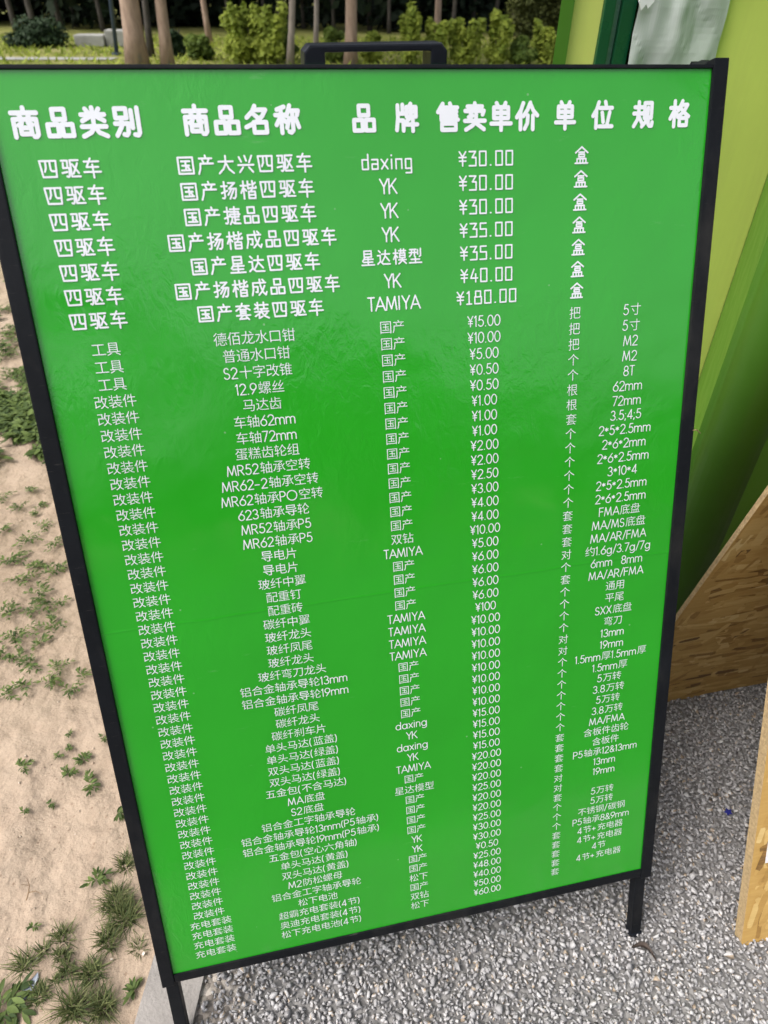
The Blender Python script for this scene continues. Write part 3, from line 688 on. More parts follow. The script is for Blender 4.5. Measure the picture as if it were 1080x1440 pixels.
# ------------------------------------------------------------------ OSB A-frame board on the right
osb = empty('chipboard_a_frame', (0.95, 0.2, 0))
tag(osb, 'raw chipboard A-frame board standing on the gravel right of the green sign', 'sandwich board')
def leaf(y0, slope, name, m, foot, spread):
    ln = math.hypot(1, slope); d = Vector((0, slope/ln, 1/ln)); nrm = Vector((0, -1/ln, slope/ln))
    x0, x1 = 0.588, 1.95
    def fr(a, b_, c_): return Vector((a, y0, 0.004)) + d*b_ + nrm*c_
    top = 0.88*ln
    if foot: poly = [(x0, 0.004), (x0+0.006, 0.0), (0.815, 0.0), (0.845, 0.014), (1.70, 0.014), (1.73, 0), (x1, 0), (x1, top), (x0, top)]
    else: poly = [(x0, 0.012), (x0+0.004, 0.004), (x0+0.012, 0.0), (x1, 0), (x1, top), (x0, top)]
    # the board itself, then its pressed wood strands on both faces
    c0, c1 = (-0.018, 0.0) if slope > 0 else (0.0, 0.009)
    S = MB(); S.prism(poly, (c0, c1), fr)
    tones = [0.45]*len(S.f); edge_n = len(S.f)
    for cc, sg in ((c1, 1), (c0, -1)):
        rr_ = random.Random(int(y0*1000)+sg)
        for k in range(4200):
            L2 = rr_.uniform(0.03, 0.10); W2 = rr_.uniform(0.006, 0.022)
            ang = rr_.gauss(0, spread)
            if rr_.random() < 0.12: ang = rr_.uniform(-1.57, 1.57)
            u = rr_.uniform(x0, x1); v = rr_.uniform(0, top); ca, sa = math.cos(ang), math.sin(ang)
            shp = [(-0.5, -0.3), (-0.42, -0.5), (rr_.uniform(0.2, 0.4), rr_.uniform(-0.6, -0.4)), (0.5, rr_.uniform(-0.3, 0.1)), (0.44, 0.5), (rr_.uniform(-0.3, 0.0), rr_.uniform(0.4, 0.6)), (-0.47, rr_.uniform(0.2, 0.5))]
            q = [(u + a*L2*ca - b_*W2*sa, v + a*L2*sa + b_*W2*ca) for a, b_ in shp]
            lim = 0.018 if foot else 0.006
            if u - x0 < 0.05 and k % 3: ang = rr_.gauss(1.5, 0.25); ca, sa = math.cos(ang), math.sin(ang); q = [(u + a*L2*ca - b_*W2*sa, v + a*L2*sa + b_*W2*ca) for a, b_ in shp]
            if min(p[0] for p in q) < x0+0.001 or max(p[0] for p in q) > x1-0.001 or min(p[1] for p in q) < lim or max(p[1] for p in q) > top-0.002: continue
            if (u - x0) + v < 0.02: continue
            h = 0.00015 + 0.0000002*k
            lift = rr_.uniform(0, 0.0006)
            b0_ = len(S.v)
            S.v += [tuple(fr(p[0], p[1], cc + sg*(h + lift*(0.5 + sh[0])))) for p, sh in zip(q, shp)]
            f = tuple(range(b0_, b0_+7)); S.f.append(f if sg > 0 else f[::-1])
            tn = rr_.gauss(0.52, 0.24)
            if rr_.random() < (0.018 if foot else 0.035): tn = 0.08
            tones.append(min(1, max(0, tn)))
    o = obj(name, S, m, osb)
    o.data.materials.append(M['osb_edge'])
    at_ = o.data.attributes.new('tone', 'FLOAT', 'FACE'); at_.data.foreach_set('value', tones)
    for p in list(o.data.polygons)[:edge_n]:
        if abs(p.normal.dot(nrm)) < 0.5: p.material_index = 1
    return fr
f1 = leaf(-0.050, 0.38, 'front_leaf', M['osb'], False, 0.75)
leaf(0.478, -0.20, 'rear_leaf', M['osb'], True, 0.16)
S = MB()
def pf(a, b_, c_): return f1(a, b_, c_)
S.prism([(0.6125, 0.192), (0.822, 0.188), (0.822, 0.485), (0.6135, 0.489)], (0.0022, 0.0028), pf)
tag(obj('paper_notice', S, M['paper'], None, (0.74, 0.0, 0.27)), 'blank white paper sheet stuck on the front of the chipboard A-frame', 'paper')

# ------------------------------------------------------------------ painted cabin behind
cab = empty('cabin', (1.8, 1.2, 0))
tag(cab, 'lime and green painted cabin behind the sign with a dark green window frame', 'cabin')
WY = 1.2; XL = 0.515; XR = 4.6; ZT = 2.7
wx0, wx1 = 0.612, 0.886; wz0, wz1 = 0.95, 2.0
S = MB()
def wallbox(x0, x1, z0, z1): S.box((x0, WY, z0), (x1, WY+0.06, z1))
xt = 0.5440
S.prism([(xt+0.0005, WY), (wx0, WY), (wx0, WY+0.06), (xt+0.037, WY+0.06)], (0.006, ZT), lambda a, b_, c_: Vector((a, b_, c_))); wallbox(wx1, 1.128, 0.006, ZT)
wallbox(wx0, wx1, 0.006, wz0); wallbox(wx0, wx1, wz1, ZT)
obj('front_wall', S, M['lime_paint'], cab)
S = MB(); S.prism([(XL, WY-0.012), (xt, WY-0.012), (xt+0.03, WY+0.088), (XL+0.06, WY+0.088)], (0.006, ZT-0.003), lambda a, b_, c_: Vector((a, b_, c_))); obj('corner_trim', S, M['green_paint'], cab, bevel=0.001)
XB = 1.85
S = MB(); S.prism([(XL+0.062, WY+0.09), (XL+0.12, WY+0.09), (XB+0.07, WY+2.4), (XB, WY+2.4)], (0.006, ZT-0.003), lambda a, b_, c_: Vector((a, b_, c_))); obj('side_wall', S, M['lime_paint'], cab)
S = MB(); S.box((XB+0.072, WY+2.34, 0.006), (XR, WY+2.4, ZT-0.003)); obj('rear_wall', S, M['lime_paint'], cab)
S = MB(); S.box((XR-0.06, WY+0.062, 0.006), (XR, WY+2.338, ZT-0.003)); obj('side_wall', S, M['lime_paint'], cab)
S = MB(); S.prism([(XL-0.02, WY-0.1), (XR+0.1, WY-0.1), (XR+0.1, WY+2.5), (XB-0.05, WY+2.5)], (ZT, ZT+0.14), lambda a, b_, c_: Vector((a, b_, c_))); obj('roof', S, M['roof_grey'], cab, bevel=0.01)
S = MB(); S.box((0.98, -0.35, 1.86), (XR, 0.638, 1.90)); obj('shade_slab', S, M['dark_green_paint'], cab, bevel=0.004)  # unseen slab added overhead to shade the bay front and gravel
# window: frame, meeting stile, crumpled sheet behind
S = MB()
S.box((wx0, WY-0.01, wz0), (wx0+0.024, WY+0.05, wz1)); S.box((wx0+0.041, WY-0.006, wz0), (wx0+0.071, WY+0.05, wz1))
S.box((wx0+0.071, WY-0.006, wz0), (wx1-0.001, WY+0.05, wz0+0.03)); S.box((wx0+0.071, WY-0.006, wz1-0.03), (wx1-0.001, WY+0.05, wz1))
win = obj('window', S, M['dark_green_paint'], cab, bevel=0.002)
S = MB(); S.box((wx0+0.0245, WY+0.004, wz0), (wx0+0.0405, WY+0.03, wz1)); obj('glazing_bead', S, M['glass_edge'], win)
S = MB()
n1, n2 = 40, 90
for j in range(n2+1):
    for i in range(n1+1):
        x = wx0+0.071 + (wx1+0.004-wx0-0.071)*i/n1; z = wz0+0.03 + (wz1-wz0-0.06)*j/n2
        rid = abs(mnoise.noise((x*7+z*3.5, z*2.6, 1.7)))
        S.v.append((x, WY-0.009 - 0.020*rid - 0.004 - 0.008*mnoise.noise((x*25, z*14, 4)), z))
S.f = [(j*(n1+1)+i, j*(n1+1)+i+1, (j+1)*(n1+1)+i+1, (j+1)*(n1+1)+i) for j in range(n2) for i in range(n1)]
obj('crumpled_sheet', S, M['crumpled_sheet'], win)
S = MB()
S.prism([(0.708, 1.338), (0.716, 1.348), (0.722, 1.341), (0.732, 1.352), (0.739, 1.375), (0.70, 1.385), (0.699, 1.352)], (WY-0.046, WY-0.044), lambda a, b_, c_: Vector((a-0.034, c_, b_+0.022)))
obj('torn_tape', S, M['paper'], win)
# projecting bay with a rounded corner
S = MB()
cx, cy, rr = 0.80+0.05, 0.64+0.05, 0.05
plan = [(1.128, WY+0.05)]
A0 = Vector((1.128, WY)); 
# straight side from the wall to the rounded corner, then the front
d = (Vector((0.792, 0.74)) - Vector((1.128, WY)))
plan = [(1.128, WY-0.001), (0.800, 0.748)]
ctr = Vector((0.872, 0.712))
for k in range(1, 12):
    a = math.radians(145 + (277-145)*k/11); plan.append((ctr.x + 0.072*math.cos(a), ctr.y + 0.072*math.sin(a)))
plan += [(XR, 1.09), (XR, WY-0.001)]
S.prism(plan, (0.006, ZT-0.002), lambda a, b_, c_: Vector((a, b_, c_)))
bay = obj('bay', S, M['green_paint'], cab)
for p in bay.data.polygons: p.use_smooth = abs(p.normal.z) < 0.5 and p.area < 0.12

# ------------------------------------------------------------------ small things on the ground
def star(x, y, r, name, label, rot):
    S = MB(); pts = []
    for k in range(10):
        a = rot + math.pi*k/5; q = r if k % 2 == 0 else r*0.5; pts.append((q*math.cos(a), q*math.sin(a)))
    S.prism(pts, (0, 0.0008), lambda a, b_, c_: Vector((x+a, y+b_, 0.0175+c_+a*0.25)))
    tag(obj(name, S, M['blue_foil'], None, (x, y, 0.017)), label, 'confetti', 'blue star confetti on the gravel')
def gp(px, py, z=0.0):
    d = right*((px-540)/945) + down*((py-720)/945) + fwd
    k = (z - CAM.z)/d.z; return CAM + d*k
p = gp(1024, 1142, 0.017); star(p.x, p.y, 0.009, 'star_confetti', 'dark blue foil star lying alone in the middle of the shaded gravel', 0.3)
p = gp(1066, 1139, 0.017); star(p.x, p.y, 0.007, 'star_confetti', 'smaller dark blue foil star right beside the edge of the chipboard', 0.9)

def curl_leaf(p, L, wd, ang, label, name='dead_leaf'):
    S = MB(); n = 10
    for i in range(n+1):
        t = i/n; ww = wd*math.sin(math.pi*min(1, t*0.9+0.1))
        bx = L*t; bend = 0.012*math.sin(t*3.3)
        for sgn in (-1, 0, 1):
            lx = bx; ly = sgn*ww + bend; z = 0.016 + 0.004*abs(sgn) + 0.004*math.sin(5*t)
            S.v.append((p.x + lx*math.cos(ang)-ly*math.sin(ang), p.y + lx*math.sin(ang)+ly*math.cos(ang), z))
    for i in range(n):
        for k in range(2): S.f.append((i*3+k, i*3+k+1, (i+1)*3+k+1, (i+1)*3+k))
    nv0 = len(S.v); S.v += [(x, y, z-0.0012) for x, y, z in S.v]; S.f += [tuple(i+nv0 for i in f[::-1]) for f in S.f[:]]
    tag(obj(name, S, M['dry_leaf'], None, (p.x, p.y, 0.015)), label, 'leaf')
curl_leaf(gp(888, 1333, 0.016), 0.045, 0.005, -0.62, 'dark shrivelled leaf lying by the foot of the right sign leg')

def pebble(px, py, r, label):
    p = gp(px, py, 0.004); vs, fs = H[rng.integers(len(H))]
    S = MB(); S.add([(p.x+v[0]*r, p.y+v[1]*r, 0.004+v[2]*r) for v in vs], [tuple(int(k) for k in f) for f in fs])
    tag(obj('pebble', S, M['pebble'], None, (p.x, p.y, 0)), label, 'stone')
pebble(53, 1348, 0.0065, 'small white stone lying on the dirt between short grass tufts at the lower left')
pebble(202, 1341, 0.0045, 'small cream stone on the dirt close to the left frame of the sign')
pebble(157, 1349, 0.0035, 'tiny pale stone under the big grass patch beside the sign')
pebble(56, 733, 0.007, 'pale stone on the dirt among leafy weeds halfway up the left side')
S = MB(); p = gp(38, 1391, 0.012)
S.prism([(-0.024, -0.006), (-0.002, -0.010), (0.020, 0.002), (0.024, 0.011), (0.004, 0.008), (-0.016, 0.005)], (0, 0.001),
        lambda a, b_, c_: Vector((p.x + a*0.8 - b_*0.55, p.y + a*0.65 + b_*0.8, 0.007 + c_ + b_*0.15 + 0.002*math.sin(a*120))))
tag(obj('plastic_scrap', S, M['plastic_scrap'], None, (p.x, p.y, 0)), 'crumpled bluish scrap of plastic on the dirt at the lower left', 'litter')

# ------------------------------------------------------------------ weeds
def blade(V, F, T_, x, y, z, ang, L, wd, lean, tone, n=4, droop=0.6):
    b = len(V)
    for i in range(n+1):
        t = i/n; th = lean + droop*t
        # integrate a curved blade
        r_ = L*(t*math.sin(lean) + droop*0.5*t*t*math.cos(lean)); h_ = L*(t*math.cos(lean) - droop*0.5*t*t*math.sin(lean)) - 0.25*L*droop*t*t*0.5
        ww = wd*(1 - t**1.6)*0.5 + 0.0002
        cx_, cy_ = x + r_*math.cos(ang), y + r_*math.sin(ang)
        V.append((cx_ - math.sin(ang)*ww, cy_ + math.cos(ang)*ww, z + max(0.001, h_))); V.append((cx_ + math.sin(ang)*ww, cy_ - math.cos(ang)*ww, z + max(0.001, h_)))
    for i in range(n): F.append((b+2*i, b+2*i+1, b+2*i+3, b+2*i+2)); T_.append(tone)
def leaflet(V, F, T_, base_, d, L, wd, nrm, tone):
    d = d.normalized(); s = d.cross(nrm).normalized(); up = s.cross(d)
    b = len(V)
    prof_ = [(0, 0.05), (0.3, 0.8), (0.6, 1.0), (0.85, 0.6), (1.0, 0.04)]
    for t, ww in prof_:
        c = base_ + d*L*t - up*0.25*L*t*t
        V.append(tuple(c - s*wd*ww*0.5 + up*0.12*wd*ww)); V.append(tuple(c)); V.append(tuple(c + s*wd*ww*0.5 + up*0.12*wd*ww))
    for i in range(len(prof_)-1):
        for k in range(2): F.append((b+3*i+k, b+3*i+k+1, b+3*i+3+k+1, b+3*i+3+k)); T_.append(tone)
def weed_obj(name, V, F, T_, m, p, label, cat, group):
    Va_ = np.array(V) - np.array([p.x, p.y, 0.0])
    o = npmesh(name, Va_, np.array(F), m, (p.x, p.y, 0.0), attr=np.array(T_))
    return tag(o, label, cat, group)
def grass_geo(p, r, h, n, V, F, T_, wd=0.0015):
    r *= 0.8; h *= 0.62
    for _ in range(int(n*1.8)):
        a = random.uniform(0, 6.283); q = r*0.55*math.sqrt(random.random())*random.random()**0.3; aa = a + random.gauss(0, 1.3)
        x, y = p.x + q*math.cos(a), p.y + q*math.sin(a)
        lean = abs(random.gauss(0.25, 0.5)) + 0.5*q/r
        blade(V, F, T_, x, y, soil_h(x, y)-0.002, aa, h*random.uniform(0.45, 1.2), wd*random.uniform(0.6, 1.3), min(lean, 1.35), random.random()**1.4 if random.random() > 0.08 else 1.0, 4, random.uniform(0.1, 1.2))
def leafy_geo(p, r, n, V, F, T_, ll=0.022):
    for _ in range(n):
        a = random.uniform(0, 6.283); Ls = r*random.uniform(0.35, 1.0); z = soil_h(p.x, p.y)
        k = max(3, int(Ls/0.010))
        for i in range(k+1):
            t = (i+0.6)/(k+0.6); rr_ = Ls*t
            base_ = Vector((p.x + rr_*math.cos(a+0.3*t), p.y + rr_*math.sin(a+0.3*t), z + 0.004 + 0.22*r*math.sin(math.pi*t*0.8) + random.uniform(0, 0.006)))
            for sgn in (-1, 1):
                da = a + sgn*random.uniform(0.4, 1.3) if i < k else a + sgn*0.3
                dv = Vector((math.cos(da), math.sin(da), random.uniform(0.0, 0.6)))
                nn = Vector((random.gauss(0, 0.25), random.gauss(0, 0.25), 1))
                L2 = ll*random.uniform(0.6, 1.2)
                leaflet(V, F, T_, base_, dv, L2, L2*random.uniform(0.25, 0.42), nn, random.random())
GT = 'grass tufts in the pale dirt'; LW = 'leafy weeds in the pale dirt'
def tuft(px, py, r, h, n, label):
    p = gp(px, py); V, F, T_ = [], [], []; grass_geo(p, r, h, n, V, F, T_)
    weed_obj('grass_tuft', V, F, T_, M['grass_blade'], p, label, 'grass', GT)
def weed(px, py, r, n, label, ll=0.022):
    r *= 0.66; ll *= 0.62; p = gp(px, py); V, F, T_ = [], [], []; leafy_geo(p, r, n, V, F, T_, ll)
    weed_obj('leafy_weed', V, F, T_, M['weed_leaf'], p, label, 'weed', LW)
tuft(176, 1216, .035, .045, 70, 'dark grass tuft half hidden by the left frame of the sign')
tuft(163, 1268, .055, .05, 120, 'large dense grass tuft beside the sign, upper end of the long grass patch')
tuft(178, 1290, .055, .06, 110, 'straggly grass tuft with long blades touching the left frame of the sign')
tuft(152, 1322, .045, .045, 110, 'dense grass tuft at the lower end of the long grass patch')
tuft(194, 1333, .03, .035, 60, 'small round grass tuft beside a cream stone near the sign leg')
tuft(90, 1318, .04, .045, 50, 'sparse spiky grass tuft standing above the white stone')
tuft(63, 1339, .022, .035, 35, 'narrow grass tuft just right of the white stone')
tuft(88, 1346, .028, .03, 55, 'low fluffy grass tuft below the sparse spiky one')
tuft(35, 1358, .035, .055, 60, 'tall grass tuft left of the white stone')
tuft(97, 1365, .03, .035, 45, 'small flat grass tuft at the centre of the lower left dirt')
tuft(130, 1368, .045, .045, 110, 'bushy dark grass tuft between the grass patch and the bottom edge')
tuft(81, 1381, .018, .03, 30, 'tiny grass tuft between two larger ones near the plastic scrap')
tuft(58, 1403, .04, .035, 90, 'wide low grass tuft just right of the bluish plastic scrap')
tuft(106, 1420, .04, .085, 80, 'tall yellowish grass tuft at the bottom edge of the picture')
tuft(145, 1418, .045, .055, 100, 'dark grass tuft at the bottom edge, right of the tall yellowish one')
weed(8, 1420, .06, 9, 'broad leaved weed in the bottom left corner of the picture', .04)
weed(191, 1394, .022, 4, 'bright green seedling with broad leaves beside the concrete edging', .026)
weed(137, 1240, .03, 4, 'thin upright sprout with curved leaves above the long grass patch', .026)
weed(32, 1077, .03, 4, 'lone sprig with narrow leaves on bare dirt near the left edge')
weed(127, 1104, .035, 6, 'round leaved weed against the left frame of the sign')
weed(117, 1067, .025, 4, 'small weed just above the round leaved one by the sign frame')
weed(97, 1089, .022, 4, 'small curled weed left of the round leaved one')
weed(165, 1146, .018, 2, 'single long leaf poking out from the left frame of the sign', .03)
for px, py in ((71, 1129), (34, 1142), (82, 1062), (97, 1032), (146, 1040), (49, 1306), (98, 1052)):
    weed(px, py, .012, 3, 'tiny seedling alone on the bare middle stretch of dirt', .014)
low = 'small leafy weed creeping over the dirt in the patch left of the sign'
for px, py, r in ((95, 969, .05), (37, 967, .06), (10, 979, .05), (41, 696, .05), (28, 714, .05), (53, 711, .05), (54, 724, .04), (60, 741, .05), (6, 703, .06), (4, 746, .05),
                  (43, 760, .08), (80, 767, .06), (13, 789, .10), (56, 800, .07), (82, 806, .08), (30, 819, .07), (56, 841, .09), (88, 846, .05), (13, 866, .08), (47, 859, .06), (73, 880, .08),
                  (26, 897, .09), (6, 925, .07), (47, 936, .07), (86, 941, .05), (116, 953, .045), (70, 962, .05), (30, 930, .05), (60, 905, .05), (6, 436, .12), (14, 470, .16), (17, 530, .14), (30, 545, .12), (8, 500, .14)):
    weed(px, py, r*0.95, max(4, int(r*110)), low, .016 + r*0.10)
tw = gp(37, 1266, 0.0); S = MB()
S.tube([tw, tw+Vector((0.006, 0.008, 0.012)), tw+Vector((0.012, 0.012, 0.03)), tw+Vector((0.010, 0.02, 0.045))], [0.0011, 0.001, 0.0008, 0.0004], 5)
S.tube([tw+Vector((0.006, 0.008, 0.012)), tw+Vector((0.022, 0.004, 0.02)), tw+Vector((0.034, -0.004, 0.021))], [0.0009, 0.0007, 0.0004], 5)
S.tube([tw+Vector((0.012, 0.012, 0.03)), tw+Vector((0.0, 0.012, 0.04))], [0.0007, 0.0004], 5)
tag(obj('dry_twig', S, M['dry_stem'], None, (tw.x, tw.y, 0)), 'thin dry branching stem on bare dirt near the left edge', 'twig')
# the dense belt of weeds across the dirt
V, F, T_ = [], [], []
for _ in range(420):
    x = random.uniform(-3.2, 0.1); y = random.gauss(2.22, 0.13) + 0.10*math.sin(x*3)
    if x > kerb_x(y) - 0.1: continue
    leafy_geo(Vector((x, y, 0)), random.uniform(0.05, 0.12), 7, V, F, T_, 0.042)
for _ in range(150):
    x = random.uniform(-3.6, 0.1); y = random.uniform(2.5, 5.0)
    leafy_geo(Vector((x, y, 0)), random.uniform(0.04, 0.11), 4, V, F, T_, 0.036)
tag(npmesh('ground_cover', np.array(V), np.array(F), M['weed_leaf'], attr=np.array(T_)), 'dense belt of low leafy weeds across the dirt', 'weeds', kind='stuff')

# ------------------------------------------------------------------ far meadow, bushes, trees
def leaves_cloud(centers, radii, n, size, flat=1.0, seed=0):
    """n small quads scattered through blobs; returns V,F,tone"""
    r = np.random.default_rng(seed)
    cs = np.array(centers); rs = np.array(radii)
    pr_ = rs[:, 0]*rs[:, 1]*rs[:, 2]; pr_ = pr_**0.66; pr_ /= pr_.sum()
    idx = r.choice(len(cs), n, p=pr_)
    d = r.normal(size=(n, 3)); d /= np.linalg.norm(d, axis=1)[:, None]
    rad = r.uniform(0.35, 1.08, n)**0.5
    c = cs[idx] + d*rs[idx]*rad[:, None]
    nrm = d*0.6 + r.normal(size=(n, 3))*0.6 + np.array([-0.2, -0.2, 0.9]); nrm /= np.linalg.norm(nrm, axis=1)[:, None]
    a = np.cross(nrm, r.normal(size=(n, 3))); a /= np.linalg.norm(a, axis=1)[:, None]
    b = np.cross(nrm, a)
    s = size*r.uniform(0.6, 1.4, n)[:, None]
    V = np.stack([c - a*s, c - b*s*0.55, c + a*s, c + b*s*0.55], 1).reshape(-1, 3)
    F = np.arange(4*n).reshape(n, 4)
    tone = np.clip(r.uniform(0, 1, len(cs))[idx]*0.5 + r.uniform(0, 0.5, n), 0, 1)
    return V, F, tone

def bush(px, py, wpx, hpx, m, label, n=2600, y=None, lobes=9, seed=0, size=0.055, spike=False, name='bush'):
    p = gp(px, py) if y is None else None
    if p is None:
        d = right*((px-540)/945) + down*((py-720)/945) + fwd; k = (y - CAM.y)/d.y; p = CAM + d*k; p.z = 0
    depth = (p - CAM).dot(fwd); sc = depth/945
    W_ = wpx*sc; H_ = hpx*sc*(0.80 if spike else 0.95)
    r = random.Random(seed)
    cs, rs = [], []
    for k in range(lobes):
        t = k/(lobes-1); zz = H_*(0.22 + 0.62*r.random())
        wid = W_*0.5*(1 - 0.55*max(0, zz/H_-0.35))
        a = r.uniform(0, 6.28); q = r.uniform(0.2, 0.75)*wid
        rr_ = W_*r.uniform(0.10, 0.21)
        cs.append((q*math.cos(a), q*math.sin(a)*0.8, zz)); rs.append((rr_, rr_, rr_*r.uniform(0.7, 1.1)))
    cs.append((0, 0, H_*0.3)); rs.append((W_*0.36, W_*0.32, H_*0.3))
    if spike:
        for k in range(6):
            a = r.uniform(0, 6.28); q = W_*r.uniform(0.1, 0.46); hh = H_*r.uniform(0.72, 1.08); ln = r.uniform(0.12, 0.3)
            for i_ in range(3):
                cs.append((q*(1+0.12*i_)*math.cos(a), q*(1+0.12*i_)*math.sin(a), hh - ln*(1-i_*0.8))); rs.append((0.075+0.012*i_,)*2 + (0.13,))
    if spike: n = int(n*0.62); size *= 1.25
    V, F, tone = leaves_cloud(cs, rs, n, size, seed=seed)
    V[:, 2] = np.maximum(V[:, 2], 0.01)
    e = empty(name, (p.x, p.y, 0)); tag(e, label, 'bush', 'bushes along the edge of the wood')
    npmesh('foliage', V, F, m, parent=e, attr=tone)
    S = MB()
    for k in range(5):
        a = r.uniform(0, 6.28); S.tube([(p.x, p.y, -0.02), (p.x+0.1*W_*math.cos(a), p.y+0.1*W_*math.sin(a), H_*0.35), (p.x+0.22*W_*math.cos(a), p.y+0.22*W_*math.sin(a), H_*0.7)], [0.025, 0.018, 0.006], 5)
    obj('stem', S, M['bark_dark'], e)
    return e
bush(356, 88, 100, 72, M['bright_leaf'], 'tall bright yellow green bush with a pointed top, left of the thin tree trunks', 6500, lobes=16, seed=3, spike=True)
bush(400, 84, 44, 46, M['mid_leaf'], 'mid green bush tucked against the right side of the tall bright bush', 2200, seed=5)
bush(283, 84, 50, 34, M['mid_leaf'], 'low mid green bush between the leaning trunks and the tall bright bush', 2200, seed=6)
bush(252, 80, 28, 48, M['dark_leaf'], 'small dark rounded bush right behind the leaning tree trunks', 2200, seed=8)
bush(60, 66, 110, 30, M['dark_leaf'], 'wide dark green bush at the far left in front of the wood', 4200, seed=9, lobes=14)
bush(470, 88, 44, 42, M['mid_leaf'], 'green bush seen above the left end of the sign handle', 2400, seed=12)
bush(522, 88, 40, 42, M['bright_leaf'], 'yellow green bush seen above the middle of the sign handle', 2400, seed=13)
bush(578, 92, 30, 70, M['bright_leaf'], 'slim bright bush behind the right end of the sign handle', 2200, seed=14, spike=True)
bush(612, 92, 36, 52, M['bright_leaf'], 'bright bush with arching shoots just right of the sign handle', 2400, seed=15, spike=True)
bush(652, 92, 44, 50, M['bright_leaf'], 'bright bush with several thin shoots above the middle of the sign', 2800, seed=16, spike=True)
bush(697, 92, 40, 56, M['bright_leaf'], 'bright bush with one tall forked shoot right of the middle of the sign', 2600, seed=17, spike=True)
bush(732, 92, 48, 34, M['mid_leaf'], 'rounded olive green bush left of the cabin corner', 2600, seed=18)
bush(768, 92, 38, 42, M['bright_leaf'], 'yellowish bush touching the cabin corner', 2200, seed=19, spike=True)
bush(740, 88, 110, 100, M['olive_leaf'], 'large dull olive bush behind the bright bushes near the cabin', 7000, y=27, seed=20, lobes=16, size=0.07)

def crown_geo(seed, n=5000):
    r = random.Random(seed); cs, rs = [], []
    for k in range(26):
        a = r.uniform(0, 6.28); q = r.uniform(0, 2.4)**1.0; zz = r.uniform(4.6, 9.0)
        q *= 1 - 0.5*abs((zz-6.4)/3.2)
        s_ = r.uniform(0.5, 1.0); cs.append((q*math.cos(a), q*math.sin(a), zz)); rs.append((s_, s_, s_*0.75))
    V, F, t = leaves_cloud(cs, rs, n, 0.11, seed=seed)
    return V, F, t, cs
CR = [crown_geo(101), crown_geo(102)]
crown_me = {}
def tree(px0, py0, px1, py1, wpx, y, m, label, seed, H_=10.5, cm='dark_leaf', name='tree', group='trees at the edge of the wood'):
    """trunk whose axis runs through two pixels at depth y"""
    def at(px, py):
        d = right*((px-540)/945) + down*((py-720)/945) + fwd; return CAM + d*((y - CAM.y)/d.y)
    a, b = at(px1, py1), at(px0, py0)
    sl_ = (b - a)/(b.z - a.z); bx = a - sl_*a.z; bx.z = 0
    rad = wpx*0.5*(a - CAM).dot(fwd)/945
    r = random.Random(seed)
    S = MB(); pts, rads = [], []
    for k in range(15):
        z = -0.05 + (H_*0.86)*k/14
        q = bx + sl_*min(z, 2.5) + Vector((0, 0, max(0, z-2.5)))
        pts.append(q + Vector((0.05*mnoise.noise((seed, z*0.6, 0)), 0.05*mnoise.noise((seed, z*0.6, 9)), 0))*min(1, z))
        rads.append(rad*(1 + 0.35*math.exp(-max(0, z)*4))*(1 - 0.6*z/H_)*(1+0.06*mnoise.noise((seed*3, z*2.2, 1))))
    S.tube(pts, rads, 12)
    for k in range(7):
        a_ = r.uniform(0, 6.28); z = H_*r.uniform(0.5, 0.8); i = min(13, int(z/(H_*0.86)*14)); q = pts[i]; L2 = r.uniform(1.0, 2.0)
        S.tube([q, q+Vector((math.cos(a_)*L2*0.5, math.sin(a_)*L2*0.5, L2*0.45)), q+Vector((math.cos(a_)*L2, math.sin(a_)*L2, L2*0.7))], [rad*0.4, rad*0.25, rad*0.08], 6)
    e = empty(name, (bx.x, bx.y, 0)); tag(e, label, 'tree', group)
    obj('trunk', S, m, e, smooth=True)
    top = pts[-1]
    ci = seed % 2; V, F, t, _ = CR[ci]
    key = (ci, cm)
    if key not in crown_me:
        o = npmesh('crown', V, F, M[cm], parent=e, attr=t); crown_me[key] = o.data
    else:
        o = bpy.data.objects.new('crown', crown_me[key]); COL.objects.link(o); o.parent = e
    o.location = (top.x - bx.x, top.y - bx.y, 0); o.scale = (1, 1, H_/8.0); o.rotation_euler.z = seed*1.3
    return e
tree(182, 0, 194, 92, 27, 16.9, M['bark'], 'thick leaning tree trunk with a grey scar, foremost of the pair at the left', 1, 10.5)
tree(225, 0, 236, 92, 16, 16.9, M['bark'], 'slimmer leaning tree trunk just right of the thick scarred one', 2, 10.5)
tree(204, 0, 213, 82, 9, 19.5, M['bark_dark'], 'thin dark trunk squeezed between the two leaning trunks', 3, 10.5)
tree(286, 0, 295, 60, 8, 24, M['bark'], 'thin pale trunk left of the tall bright bush', 4, 10.5)
tree(410, 0, 408, 88, 9, 17.3, M['bark_grey'], 'slender straight trunk right of the tall bright bush', 5, 10.5)
tree(444, 0, 444, 68, 7, 20.5, M['bark_grey'], 'thin straight trunk above the left end of the sign handle', 6, 10.5)
tree(493, 0, 493, 90, 16, 17.4, M['bark'], 'stout upright trunk behind the middle of the sign handle', 7, 10.5)
tree(617, 0, 614, 70, 9, 22, M['bark'], 'reddish trunk rising behind the bright bushes right of the handle', 8, 10.5)
back = 'dim trunk deep inside the dark wood'
for i, (px, wd_, y) in enumerate(((10, 7, 30), (38, 8, 29), (76, 7, 31), (98, 6, 33), (136, 6, 30), (318, 5, 31), (338, 5, 34), (370, 5, 32), (392, 5, 30), (425, 5, 33), (468, 5, 31), (520, 6, 32), (548, 5, 30), (592, 5, 33), (640, 6, 29), (668, 5, 33), (700, 6, 31), (726, 6, 29), (762, 6, 32))):
    tree(px, 0, px - (px-515)*0.035, 60, wd_, y, M['bark_dark'], back, 20+i, 9.0, 'forest_leaf', group='dim trunks inside the wood')
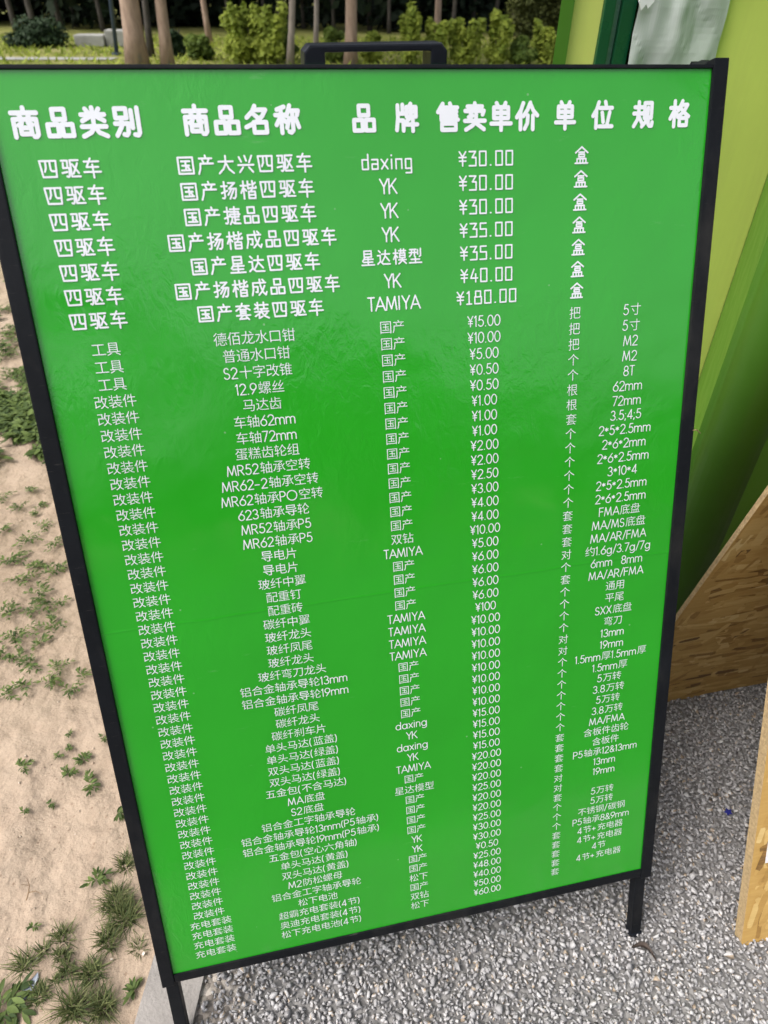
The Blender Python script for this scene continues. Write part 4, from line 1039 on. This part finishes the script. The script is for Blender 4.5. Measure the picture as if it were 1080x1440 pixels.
# the wood itself, one mass of foliage closing the view
cs, rs = [], []
r = random.Random(77)
for k in range(620):
    x = r.uniform(-34, 40); y = r.uniform(31, 44); z = r.uniform(0.3, 11) if r.random() > 0.3 else r.uniform(0.2, 2.2)
    s_ = r.uniform(1.0, 2.2); cs.append((x, y, z)); rs.append((s_, s_*0.7, s_*0.8))
V, F, t = leaves_cloud(cs, rs, 125000, 0.22, seed=5)
V[:, 2] = np.maximum(V[:, 2], 0.01)
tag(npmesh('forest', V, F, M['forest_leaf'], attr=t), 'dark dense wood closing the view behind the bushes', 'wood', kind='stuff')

# meadow grass in front of the wood
V, F, T_ = [], [], []
for _ in range(9000):
    x = random.uniform(-11, 14); y = random.uniform(13.5, 27)
    if abs(y - 18.85) < 0.42 and x < -2.2: continue
    L2 = random.uniform(0.03, 0.13)
    b = len(V); a = random.uniform(0, 6.28); ww = random.uniform(0.02, 0.05); lx, ly = random.gauss(0, 0.08), random.gauss(0, 0.08)
    V += [(x-ww*math.cos(a), y-ww*math.sin(a), 0), (x+ww*math.cos(a), y+ww*math.sin(a), 0), (x+lx+0.004, y+ly, L2), (x+lx-0.004, y+ly, L2)]
    F.append((b, b+1, b+2, b+3)); T_.append(random.random())
tag(npmesh('meadow_grass', np.array(V), np.array(F), M['bright_leaf'], attr=np.array(T_)), 'patchy yellow green meadow in front of the wood', 'grass', kind='stuff')
S = MB(); S.add([(-14, 18.5, 0.012), (-2.4, 18.55, 0.012), (-2.3, 19.15, 0.012), (-14, 19.2, 0.012)], [(0, 1, 2, 3)])
tag(obj('path', S, M['pale_stone']), kind='structure')
# low pale stone blocks and the painted pole
e = None
def at_y(px, py, y):
    d = right*((px-540)/945) + down*((py-720)/945) + fwd; return CAM + d*((y - CAM.y)/d.y)
a = at_y(107, 70, 22.5); b = at_y(180, 70, 22.5)
S = MB(); S.box((a.x, 22.5, 0.002), (a.x+0.75, 23.3, 0.26)); obj_ = obj('stone_block', S, M['pale_stone'], None, (a.x+0.37, 22.9, 0), bevel=0.03)
tag(obj_, 'lower pale stone block left of the painted pole', 'stone block')
S = MB(); S.box((a.x+0.78, 22.6, 0.002), (b.x+0.15, 23.4, 0.36)); obj_ = obj('stone_block', S, M['pale_stone'], None, (b.x-0.3, 23.0, 0), bevel=0.03)
tag(obj_, 'higher pale stone block behind the painted pole and the leaning trunks', 'stone block')
a = at_y(164.5, 77, 20); b = at_y(155.5, 0, 20); dd = (b-a)/(b.z-a.z); q0 = a - dd*a.z
pole = empty('pole', (q0.x, q0.y, 0)); tag(pole, 'slim dark blue pole leaning slightly, left of the tree trunks', 'pole')
S = MB(); S.tube([q0, q0+dd*4.2], 0.048, 12); obj('shaft', S, M['pole_paint'], pole, smooth=True)
S = MB(); S.tube([q0+Vector((0, 0, -0.02)), q0+Vector((0, 0, 0.05))], 0.11, 12); obj('base_plate', S, M['pole_paint'], pole)
# wood behind the photographer, which the glossy film mirrors
cs, rs = [], []
for k in range(150):
    x = r.uniform(-26, 26); y = r.uniform(-24, -15); top = max(3.2, min(8.0, 6.3 - 0.27*x)) + 1.6*mnoise.noise((x*0.22, 3.3, 0)) + 1.2*mnoise.noise((x*0.9, 1.3, 0))
    z = r.uniform(0.3, max(1.5, top)); s_ = r.uniform(0.9, 1.6); cs.append((x, y, z)); rs.append((s_, s_*0.8, s_*0.8))
V, F, t = leaves_cloud(cs, rs, 26000, 0.22, seed=6)
V[:, 2] = np.maximum(V[:, 2], 0.01)
tag(npmesh('tree_belt', V, F, M['dark_leaf'], attr=t), 'belt of trees behind the viewer mirrored in the glossy sign', 'wood', kind='stuff')
print('bytes ok, stones', len(Ts))
